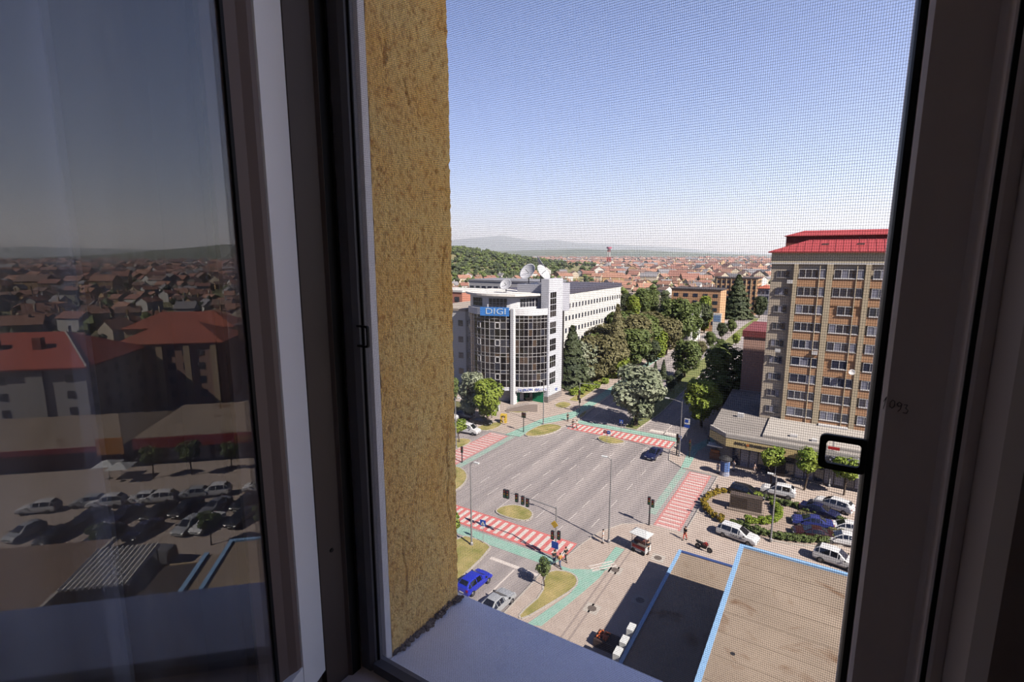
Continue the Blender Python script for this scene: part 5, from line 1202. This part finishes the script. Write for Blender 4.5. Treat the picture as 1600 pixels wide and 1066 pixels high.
# ================================================================== BUILDINGS FURTHER BACK
M_whb = mat('white_render', (232, 228, 222), .9, var=.03)
M_tile = mat('red_roof_tile', (176, 96, 74), .9, var=.15, vscale=.2)
def block(name, label, x0, x1, y0, y1, h, wall, roofm, rows=0, cols=0, face='+x', wz=(.9, 1.4), roof='flat', z00=3.0, dz=3.0, parapet=.6, over=.2):
    cx, cy = (x0 + x1) / 2, (y0 + y1) / 2; o = thing(name, label, 'building', (cx, cy, .05)); hx, hy = (x1 - x0) / 2, (y1 - y0) / 2
    MB().box(-hx, hx, -hy, hy, 0, h).build('walls', wall, o)
    if roof == 'flat':
        MB().box(-hx - over, hx + over, -hy - over, hy + over, h, h + parapet).build('roof', roofm, o)
    else:
        rh = min(hx, hy) * .55; e = .5; k = min(hx, hy)
        if hx > hy: rid = [(-hx + k, 0, h + rh), (hx - k, 0, h + rh)]
        else: rid = [(0, -hy + k, h + rh), (0, hy - k, h + rh)]
        c = [(-hx - e, -hy - e, h), (hx + e, -hy - e, h), (hx + e, hy + e, h), (-hx - e, hy + e, h)]
        fs = [(0, 1, 5, 4), (1, 2, 5), (2, 3, 4, 5), (3, 0, 4)] if hx > hy else [(0, 1, 4), (1, 2, 5, 4), (2, 3, 5), (3, 0, 4, 5)]
        MB().add(c + rid + [(q[0], q[1], h - .25) for q in c], fs + [(9, 8, 7, 6), (6, 7, 1, 0), (7, 8, 2, 1), (8, 9, 3, 2), (9, 6, 0, 3)]).build('roof', roofm, o)
    for fc in face.split(','):
        L_ = 2 * (hy if 'x' in fc else hx); nC = cols if fc == face.split(',')[0] else max(2, int(cols * L_ / (2 * (hy if 'x' in face.split(',')[0] else hx))))
        wm_ = MB().box(-wz[0] / 2, wz[0] / 2, -.06, .06, 0, wz[1]).mesh('window', [M_wgl])
        for r_ in range(rows):
            for c_ in range(nC):
                t = -L_ / 2 + L_ * (c_ + .5) / nC; zz = z00 + r_ * dz
                if 'x' in fc: link('window', wm_, o, ((hx + .02) * (1 if fc[0] == '+' else -1), t, zz), PI / 2)
                else: link('window', wm_, o, (t, (hy + .02) * (1 if fc[0] == '+' else -1), zz))
    return o
block('office_block', 'long white office block with rows of small windows behind the park', -80, -62, 122, 170, 22.6, M_whb, mat('dark_flat_roof', (84, 80, 96), .9), 5, 22, '+x', (.9, 1.3), z00=5, dz=3.4, parapet=1.2)
block('office_block', 'grey white annex building behind the office canopy', -112, -81, 150, 166, 24.0, mat('pale_grey_render', (196, 194, 196), .9), mat('light_flat_roof', (150, 150, 158), .9), 5, 12, '-y', (1.6, 1.6), z00=6, dz=3.7)
block('office_block', 'white low building left of the glass office, top edge', -92, -79, 104, 128, 19.0, M_whb, mat('beige_flat_roof', (186, 172, 158), .9), 4, 8, '+x,-y', (1.5, 1.5), z00=2.5, dz=4.2)
block('office_block', 'red and white stepped house behind the canopy roof', -112, -100, 130, 142, 21.5, mat('salmon_render', (206, 138, 116), .9), M_whb, 5, 3, '-y', (1.8, 1.6), z00=4, dz=3.6)
block('school_building', 'white two-storey building with grey roof among the park trees', -58, -44, 196, 214, 11.0, M_whb, mat('grey_roof', (112, 106, 112), .9), 3, 5, '-y,+x', (1.4, 1.5), z00=2, dz=3.0)
M_orange = mat('orange_tiled_render', (212, 164, 124), .9, var=.06, vscale=.5)
M_cream = mat('cream_render', (222, 196, 160), .9, var=.04)
def PXb(px_, py_, x): return PX(px_, py_, x)
block('apartment_block', 'orange apartment block with dark flat roof above the park', -62, -41, 236, 250, 18.0, M_orange, mat('dark_roof', (70, 60, 60), .9), 5, 5, '-y', (2.0, 1.5), z00=3, dz=3)
block('apartment_block', 'second orange block with pale vertical strips beyond the first', -58, -36, 316, 336, 20.0, M_orange, mat('dark_roof'), 6, 8, '-y,+x', (1.4, 1.7), z00=2.5, dz=3)
o = COL.objects.get('apartment_block.001')
for k in range(9): MB().box(-10.6 + k * 2.6, -10.2 + k * 2.6, -10.3, -10.0, 0, 20).build('vertical_strip', M_cream, o)
block('town_house', 'pinkish house with tiled hip roof at the avenue end', -30, -18, 345, 375, 14, mat('pale_pink_render', (214, 176, 160), .9), M_tile, 3, 6, '-y,+x', (1.6, 1.7), roof='hip')
block('town_house', 'grey glazed house beside the big spruce', -36, -30, 320, 335, 15, mat('blue_grey_render', (150, 150, 162), .9), M_tile, 4, 3, '-y', (1.4, 1.6), roof='hip')
wp = thing('advertising_panel', 'tall white panel sign on the far park pavement', 'sign', tuple(G(1119, 523)[:2]) + (.1,))
MB().box(-1.7, 1.7, -.3, .3, 0, 9).build('panel', M_whb, wp); MB().box(-1.3, 1.3, -.34, -.3, 5.5, 8.2).build('picture', mat('blue_picture', (120, 150, 190), .7), wp)
# red and white lattice radio mast over the town
rm = thing('radio_mast', 'red and white lattice radio mast rising over the red roofs', 'mast', tuple(PD(951, 412, 900)[:2]) + (0,))
zt_ = PD(951, 386, 900).z
for i in range(5):
    z0, z1 = 6 + (zt_ - 6) * i / 5, 6 + (zt_ - 6) * (i + 1) / 5; r0, r1 = 3.4 - i * .45, 3.4 - (i + 1) * .45; m = MB()
    for (sx, sy) in ((1, 1), (1, -1), (-1, 1), (-1, -1)): m.tube((sx * r0, sy * r0, z0), (sx * r1, sy * r1, z1), .45, n=5)
    for (a, b) in (((1, 1), (-1, 1)), ((-1, 1), (-1, -1)), ((-1, -1), (1, -1)), ((1, -1), (1, 1))): m.tube((a[0] * r0, a[1] * r0, z0), (b[0] * r1, b[1] * r1, z1), .28, n=4)
    m.build('lattice_section', M_red_s if i % 2 == 0 else M_wht_s, rm)
MB().lathe([(.0001, 0), (4.2, 0), (4.4, 3), (.0001, 3)], 12, (0, 0, zt_ - 3)).build('platform', mat('pink_platform', (214, 120, 150), .6), rm); MB().box(-6, 6, -6, 6, 0, 6.5).build('base_house', M_whb, rm)

# ================================================================== HILLS
def ridge(name, crest, dist, foot, m, label, seed, rough=.05, zf=-2):
    """crest: (pixel x, pixel y) seen from the window; a ridge of real depth at that distance"""
    mb = MB(); cols = []
    for i in range(len(crest) - 1):
        for k in range(8): t = k / 8; cols.append((crest[i][0] + (crest[i + 1][0] - crest[i][0]) * t, crest[i][1] + (crest[i + 1][1] - crest[i][1]) * t))
    cols.append(crest[-1]); K = 12
    for (a, b) in cols:
        c = PD(a, b, dist); d = Vector((c.x, c.y, 0)).normalized()
        for j in range(K + 1):
            t = j / (K * .6) if j <= K * .6 else 1 - (j - K * .6) / (K * .4); s = t * t * (3 - 2 * t)
            q = d * (dist + foot * (j / (K * .6) - 1))
            n_ = noise.noise((q.x / foot * 5, q.y / foot * 5, seed)) * rough * (c.z - zf) * (1 if j else 0)
            mb.v.append((q.x, q.y, zf + (c.z - zf) * s + n_ * (s > .05)))
    for i in range(len(cols) - 1):
        for j in range(K):
            a = i * (K + 1) + j; mb.f.append([a, a + K + 1, a + K + 2, a + 1]); mb.m.append(0)
    return struct(mb.build(name, m, smooth=True), label)
M_hillg = mat('green_hill', (120, 122, 76), .95, col2=(158, 150, 106), vscale=.012)
M_hillf = mat('wooded_hill', (84, 96, 66), .95, col2=(112, 116, 80), vscale=.003)
M_mtn = mat('far_mountain', (96, 104, 92), .95, col2=(116, 120, 106), vscale=.0006)
HG = ridge('hill_green', [(560, 372), (640, 376), (697, 388), (730, 391), (770, 398), (820, 406), (870, 412), (930, 416)], 900, 420, M_hillg, 'green grassy hill with scattered houses on the left', 1)
ridge('hill_wooded', [(600, 385), (720, 392), (800, 392), (900, 390), (1000, 391), (1080, 395), (1160, 398), (1260, 401), (1400, 400)], 4200, 1800, M_hillf, 'long low wooded hills and fields behind the town', 2, .1)
ridge('mountains', [(400, 386), (560, 382), (640, 378), (697, 376), (740, 372), (785, 369), (830, 376), (865, 374), (900, 380), (960, 382), (1040, 386), (1120, 393), (1200, 397), (1300, 398), (1500, 396)], 11000, 4000, M_mtn, 'pale blue mountains on the horizon', 3, .06)
# hills that the sash mirrors, to the right
def ridge_az(name, pts, dist, foot, m, label, seed):
    mb = MB(); K = 12; cols = []
    for i in range(len(pts) - 1):
        for k in range(8): t = k / 8; cols.append((pts[i][0] + (pts[i + 1][0] - pts[i][0]) * t, pts[i][1] + (pts[i + 1][1] - pts[i][1]) * t))
    cols.append(pts[-1])
    for (az, h_) in cols:
        d = Vector((math.sin(rad(az)), math.cos(rad(az)), 0))
        for j in range(K + 1):
            t = j / (K * .6) if j <= K * .6 else 1 - (j - K * .6) / (K * .4); s = t * t * (3 - 2 * t); q = d * (dist + foot * (j / (K * .6) - 1))
            mb.v.append((q.x, q.y, -2 + (h_ + 2) * s * (1 + .08 * noise.noise((q.x / foot * 4, q.y / foot * 4, seed)))))
    for i in range(len(cols) - 1):
        for j in range(K): a = i * (K + 1) + j; mb.f.append([a, a + K + 1, a + K + 2, a + 1]); mb.m.append(0)
    return struct(mb.build(name, m, smooth=True), label)
ridge_az('hill_dark', [(8, 40), (14, 78), (18, 84), (22, 62), (27, 38), (33, 24), (48, 20)], 2600, 1000, M_hillf, 'dark rounded hill beyond the mirrored roofs', 4)
ridge_az('hill_far', [(4, 60), (14, 90), (24, 105), (32, 118), (40, 100), (55, 80)], 7000, 2600, M_mtn, 'far blue hills beyond the mirrored town', 5)

# ================================================================== THE TOWN: small houses with tiled roofs
HM = []
M_walls = [mat('house_cream', (222, 206, 184), .9), mat('house_white', (232, 228, 222), .9), mat('house_ochre', (206, 172, 128), .9)]
M_tiles = [mat('tile_orange', (178, 132, 112), .9, var=.1, vscale=.1), mat('tile_red', (164, 116, 102), .9, var=.1, vscale=.1), mat('tile_brown', (144, 116, 106), .9, var=.1, vscale=.1), mat('tile_grey', (150, 146, 150), .9)]
def house_data(m, c, w_, d_, h, rh, a, mi):
    ca, sa = math.cos(a), math.sin(a)
    def T(x, y, z): return (c[0] + x * ca - y * sa, c[1] + x * sa + y * ca, c[2] + z)
    m.add([T(-w_, -d_, -3), T(w_, -d_, -3), T(w_, d_, -3), T(-w_, d_, -3), T(-w_, -d_, h), T(w_, -d_, h), T(w_, d_, h), T(-w_, d_, h), T(-w_, 0, h + rh * .92), T(w_, 0, h + rh * .92)],
          [(0, 1, 5, 4), (1, 2, 6, 9, 5), (2, 3, 7, 6), (3, 0, 4, 8, 7)], mi[0])
    e = .5
    m.add([T(-w_ - e, -d_ - e, h - .3), T(w_ + e, -d_ - e, h - .3), T(w_ + e, 0, h + rh), T(-w_ - e, 0, h + rh), T(w_ + e, d_ + e, h - .3), T(-w_ - e, d_ + e, h - .3)], [(0, 1, 2, 3), (3, 2, 4, 5)], mi[1])
for v in range(8):
    random.seed(40 + v); m = MB(); w_ = random.uniform(4, 7); house_data(m, (0, 0, 0), w_, random.uniform(3.5, 5), random.uniform(3.4, 6.5), random.uniform(2.2, 3.6), 0, (0, 1))
    m.box(w_ * .3, w_ * .3 + .8, .6, 1.3, 4, 9.0, 0)
    HM.append(m.mesh('house_mesh', [M_walls[v % 3], M_tiles[(v * 3 + v // 4) % 4 if v % 3 else 0]]))
random.seed(77)
# zones: azimuth range (clockwise from +Y) and distance
from mathutils.bvhtree import BVHTree
BV = BVHTree.FromPolygons([v.co.copy() for v in HG.data.vertices], [tuple(p.vertices) for p in HG.data.polygons])
def hill_z(x, y):
    # the town's ground rises slightly towards the hills
    d = math.hypot(x, y); z_ = max(0, (d - 500)) * .008
    h = BV.ray_cast(Vector((x, y, 500)), Vector((0, 0, -1)))
    return max(z_, h[0].z - .6) if h[0] else z_
spots = []
for (a0, a1, d0, d1, n_) in ((-40, -2, 460, 1100, 1100), (8, 40, 200, 900, 700)):
    for k in range(n_):
        d = math.sqrt(random.uniform(d0 * d0, d1 * d1)); a = rad(random.uniform(a0, a1)); spots.append((d, math.sin(a) * d, math.cos(a) * d))
spots.sort(); used = []; cell = {}
for d, x, y in spots:
    if -64 < x < -10 and y < 700: continue
    if x < -50 and y < 215: continue
    if hill_z(x, y) - max(0, d - 500) * .008 > 5: continue
    k = (int(x // 17), int(y // 17))
    if any((k[0] + i, k[1] + j) in cell for i in (0,) for j in (0,)): continue
    cell[k] = 1; used.append((d, x, y))
for d, x, y in used[:300]:
    o = link('house', HM[random.randrange(8)], None, (x, y, hill_z(x, y)), random.uniform(0, 3.1))
    tag(o, 'small tile-roofed house among the many of the town', 'house', 'houses of the town')
mb = MB(); far = used[300:]
for k in range(5200):
    zone = random.random()
    if zone < .62: a = rad(random.uniform(-42, 0)); d = math.sqrt(random.uniform(850 ** 2, 2700 ** 2))
    else: a = rad(random.uniform(5, 42)); d = math.sqrt(random.uniform(800 ** 2, 2300 ** 2))
    if hill_z(math.sin(a) * d, math.cos(a) * d) - max(0, d - 500) * .008 > 5: continue
    far.append((d, math.sin(a) * d, math.cos(a) * d))
for d, x, y in far:
    s_ = random.uniform(.9, 1.7); house_data(mb, (x, y, hill_z(x, y)), random.uniform(4, 8) * s_, random.uniform(3.5, 5) * s_, random.uniform(3.5, 7) * s_, random.uniform(2.2, 3.6) * s_, random.uniform(0, 3.1), (random.randrange(3), 3 + random.choice((0, 0, 1, 1, 2, 3))))
o = mb.build('distant_houses', M_walls + M_tiles); tag(o, 'sea of small red-roofed houses at the far edge of town', 'houses', kind='stuff')
# greenery between the houses and on the hill
tm = MB(); random.seed(91)
for k in range(6800):
    if k > 5200: a = rad(random.uniform(-44, -26)); d = random.uniform(560, 1000)
    elif k % 3: a = rad(random.uniform(-43, 0)); d = math.sqrt(random.uniform(300 ** 2, 2200 ** 2))
    else: a = rad(random.uniform(5, 42)); d = math.sqrt(random.uniform(210 ** 2, 2200 ** 2))
    x, y = math.sin(a) * d, math.cos(a) * d
    if -64 < x < -8 and y < 420: continue
    r_ = random.uniform(2.2, 5); z0 = hill_z(x, y)
    for q in range(4):
        c = Vector((x + random.uniform(-.5, .5) * r_, y + random.uniform(-.5, .5) * r_, z0 + r_ * random.uniform(.5, 1.3)))
        rr = r_ * random.uniform(.5, .75); vs = [c + Vector((random.uniform(.75, 1.1) * rr * math.cos(t), random.uniform(.75, 1.1) * rr * math.sin(t), random.uniform(-.2, .3) * rr)) for t in (0, 1.05, 2.1, 3.15, 4.2, 5.25)]
        tm.add(vs + [c + Vector((0, 0, rr)), c - Vector((0, 0, rr * .9))], [(i, (i + 1) % 6, 6) for i in range(6)] + [((i + 1) % 6, i, 7) for i in range(6)], k % 2)
o = tm.build('distant_trees', [LF['mid'], LF['dark']]); tag(o, 'patchy green tree crowns between the distant houses', 'trees', kind='stuff')
# ---- haze over the far valley
hz = bpy.data.materials.new('valley_haze'); hz.use_nodes = True; n = hz.node_tree; n.nodes.clear(); vs_ = n.nodes.new('ShaderNodeVolumeScatter'); vs_.inputs['Color'].default_value = (.80, .88, 1.0, 1); vs_.inputs['Density'].default_value = HAZE; vs_.inputs['Anisotropy'].default_value = .3
oo = n.nodes.new('ShaderNodeOutputMaterial'); n.links.new(vs_.outputs[0], oo.inputs['Volume'])
if HAZE > 0:
    o = MB().box(-9000, 9000, 420, 13500, -1, 700).build('haze', hz); tag(o, 'thin blue summer haze over the far valley', 'haze', kind='stuff')
# ================================================================== WHAT THE SASH MIRRORS (to the right of the window)
ha = thing('apartment_house', 'pale grey apartment house with red tiled hip roof in the mirrored view', 'building', (70, 112, .05))
MB().box(-13, 13, -10, 10, 0, 13.6).build('walls', mat('pale_grey_wall', (206, 200, 196), .9, var=.04), ha)
c = [(-13.8, -10.8, 13.5), (13.8, -10.8, 13.5), (13.8, 10.8, 13.5), (-13.8, 10.8, 13.5)]
MB().add(c + [(-5, 0, 18.6), (5, 0, 18.6)] + [(q[0], q[1], 13.2) for q in c], [(0, 1, 5, 4), (1, 2, 5), (2, 3, 4, 5), (3, 0, 4), (9, 8, 7, 6), (6, 7, 1, 0), (7, 8, 2, 1), (8, 9, 3, 2), (9, 6, 0, 3)]).build('roof', mat('bright_red_tile', (188, 84, 62), .85, var=.08, vscale=.4), ha)
MB().path([(-13.8, -10.8, 13.6), (-5, 0, 18.7)], .18, 5).build('hip_ridge', M_kerb, ha)
for k in range(2): MB().box(-4 + k * 7, -2.6 + k * 7, -5.5, -4.2, 15, 18.2).build('chimney', M_tile, ha)
wm_ = MB().box(-.6, .6, -.06, .06, 0, 1.3).mesh('window', [M_wgl])
for r_ in range(4):
    for c_ in range(5): link('window', wm_, ha, (-10.4 + c_ * 5.2, -10.02, 1.8 + r_ * 3))
    for c_ in range(5): link('window', wm_, ha, (-13.02, -8 + c_ * 4, 1.8 + r_ * 3), PI / 2)
for xx in (-6.5, 4): MB().box(xx, xx + 2.6, -10.4, -10, 0, 13).build('wall_strip', mat('pale_grey_wall'), ha)
bb_ = block('apartment_house', 'pinkish terrace block with small roofs behind it in the mirrored view', 41, 62, 122, 136, 14.2, mat('pinkish_wall', (198, 160, 142), .9, var=.05), M_tile, 4, 7, '-y', (1.3, 1.5), z00=2, dz=3.1, roof='hip')
for k in range(4): MB().box(-9.4 + k * 5.4, -8.2 + k * 5.4, -7.5, -7, 0, 13.5).build('pilaster', M_cream, bb_)
block('apartment_house', 'brown house with grey gable at the mirrored right', 26, 40, 130, 146, 17, mat('brown_wall', (158, 118, 92), .9), mat('grey_tile', (120, 108, 108), .9), 4, 4, '-y', (1.3, 1.5), z00=2, dz=3.4, roof='hip')
block('apartment_house', 'long house with orange roof beyond the terrace block', 50, 78, 158, 172, 13, M_cream, M_tile, 3, 8, '-y', (1.2, 1.4), roof='hip')
# row of shops
sh = thing('shop_row', 'low shop row with tan flat roof and red sign fascia in the mirrored view', 'building', (34, 92, .1))
MB().box(-11.8, 8, -5, 12, 0, 4.3).build('walls', mat('dark_shopfront', (84, 66, 62), .8), sh); MB().box(-11.8, 8.6, -6.2, 12.5, 4.3, 4.8).build('roof', M_roof, sh)
MB().box(-11.8, 8.6, -6.5, -6.2, 3.1, 4.7).build('red_fascia', mat('dark_red_fascia', (150, 30, 34), .6), sh)
o = text_mesh('MARKET', 1.1, mat('yellow_lettering', (214, 170, 60), .6), 'fascia_lettering', sh, .02); o.location = (-8, -6.54, 3.85); o.rotation_euler = (PI / 2, 0, 0)
for k in range(8): MB().box(-11 + k * 2.3, -9.4 + k * 2.3, -5.1, -5.0, .4, 2.8).build('shop_window', M_wgl if k % 2 else M_wgl2, sh)
s2 = thing('shop_row', 'shop with sloping tan roof and orange sign in the mirrored view', 'building', (58, 93, .1))
MB().box(-13, 14, -6, 10, 0, 4.0).build('walls', mat('dark_red_shopfront', (110, 52, 46), .8), s2)
MB().add([(-14, -7.4, 3.9), (15, -7.4, 3.9), (15, 11, 3.9), (-14, 11, 3.9), (-9, 2, 6.4), (12, 2, 6.4)], [(0, 1, 5, 4), (1, 2, 5), (2, 3, 4, 5), (3, 0, 4), (3, 2, 1, 0)]).build('roof', M_roof, s2)
MB().box(-14, 15, -7.5, -7.3, 3.1, 3.95).build('fascia', mat('dark_red_fascia'), s2)
MB().box(-14.2, -10.5, -7.7, -7.5, 2.6, 5.2).build('orange_sign', mat('orange_sign', (214, 140, 50), .6), s2)
# white parasols before the shop
pr = MB().add([(-1.5, -1.5, 2.3), (1.5, -1.5, 2.3), (1.5, 1.5, 2.3), (-1.5, 1.5, 2.3), (0, 0, 3.0), (0, 0, 2.9)], [(0, 1, 4), (1, 2, 4), (2, 3, 4), (3, 0, 4), (1, 0, 5), (2, 1, 5), (3, 2, 5), (0, 3, 5)]).mesh('canopy', [M_wht_s])
pp_ = MB().tube((0, 0, 0), (0, 0, 2.95), .04, n=8).mesh('pole', [M_pole]); pb_ = MB().lathe([(.0001, 0), (.35, 0), (.3, .1), (.0001, .12)], 12).mesh('base', [M_dkm])
for q, lb in (((192, 752), 'white square parasol under the orange shop sign, larger in the mirror'), ((172, 748), 'white square parasol just left of the larger one in the mirror')):
    o = thing('parasol', lb, 'parasol', tuple(R(*q, .1)[:2]) + (.1,)); link('canopy', pr, o); link('pole', pp_, o); link('base', pb_, o)
# street trees of the mirrored row
for q, h, lb in (((300, 742), 6, 'young tree before the mirrored shops, middle'), ((240, 748), 5.5, 'young tree before the mirrored shops, left'), ((362, 735), 5, 'young tree before the mirrored shops, right'), ((330, 852), 4.5, 'small tree at the blue roof corner in the mirror'), ((155, 860), 3.5, 'bush by the mirrored parking cars'), ((415, 838), 4.5, 'small tree at the sash edge in the mirror')):
    tree('small', 'mid', R(*q, .1), h, lb)
# corrugated canopy and low sheds
cc = thing('corrugated_canopy', 'white corrugated metal canopy over the yard in the mirrored view', 'canopy', (27, 49.5, .5))
prof = [(x_ * .01, 4.0 + .11 * (1 if (x_ // 22) % 2 else -1)) for x_ in range(-260, 300, 11)]
m = MB(); n = len(prof)
for y_ in (-3.2, 2.9):
    m.v += [(a, y_, z_ + (.3 if y_ > 0 else 0)) for a, z_ in prof]
for i in range(n - 1): m.f.append([i, i + 1, n + i + 1, n + i]); m.m.append(0)
k = m.build('corrugated_sheet', mat('galvanised_sheet', (246, 242, 238), .5), cc); sd = k.modifiers.new('thick', 'SOLIDIFY'); sd.thickness = .03
for sx in (-2.3, 2.6):
    for sy in (-2.9, 2.6): MB().tube((sx, sy, -.4), (sx, sy, 3.95), .07, n=8).build('post', M_pole, cc)
sd1 = thing('low_shed', 'low flat brown-roofed shed left of the corrugated canopy in the mirror', 'shed', (39, 46, .1))
MB().box(-8.5, 8, -14, 9.5, 0, 3.6).build('walls', M_plaster, sd1); MB().box(-8.8, 8.3, -14.3, 9.8, 3.6, 3.9).build('roof', mat('brown_felt_roof', (140, 116, 98), .95, var=.1, vscale=.4), sd1); MB().box(-8.9, -8.6, -14.3, 9.8, 3.7, 4.1).build('edge_trim', M_kerb, sd1)
sd2 = thing('low_shed', 'narrow shed with cream panels between canopy and blue-edged roof in the mirror', 'shed', (20, 46.5, .1))
MB().box(-3.4, 3.6, -6, 3.6, 0, 3.2).build('walls', mat('cream_panels', (204, 184, 152), .8), sd2); MB().box(-3.5, 3.7, -6.2, 3.7, 3.2, 3.45).build('roof', mat('dark_shed_roof', (76, 66, 64), .9), sd2)
MB().box(-3.4, 2.8, 3.62, 3.75, 3.0, 3.6).build('front_trim', M_cream, sd2)
st_ = thing('side_wing', 'lower strip of roof with a second blue edge beside the high flat roof', 'building', (16.2, 22, 0))
MB().box(-1.05, .55, -20, 21.3, 0, 8.2).build('walls_and_roof', M_roof, st_); MB().box(.35, .7, -20, 21.4, 8.0, 8.4).build('edge_flashing', M_blue, st_)
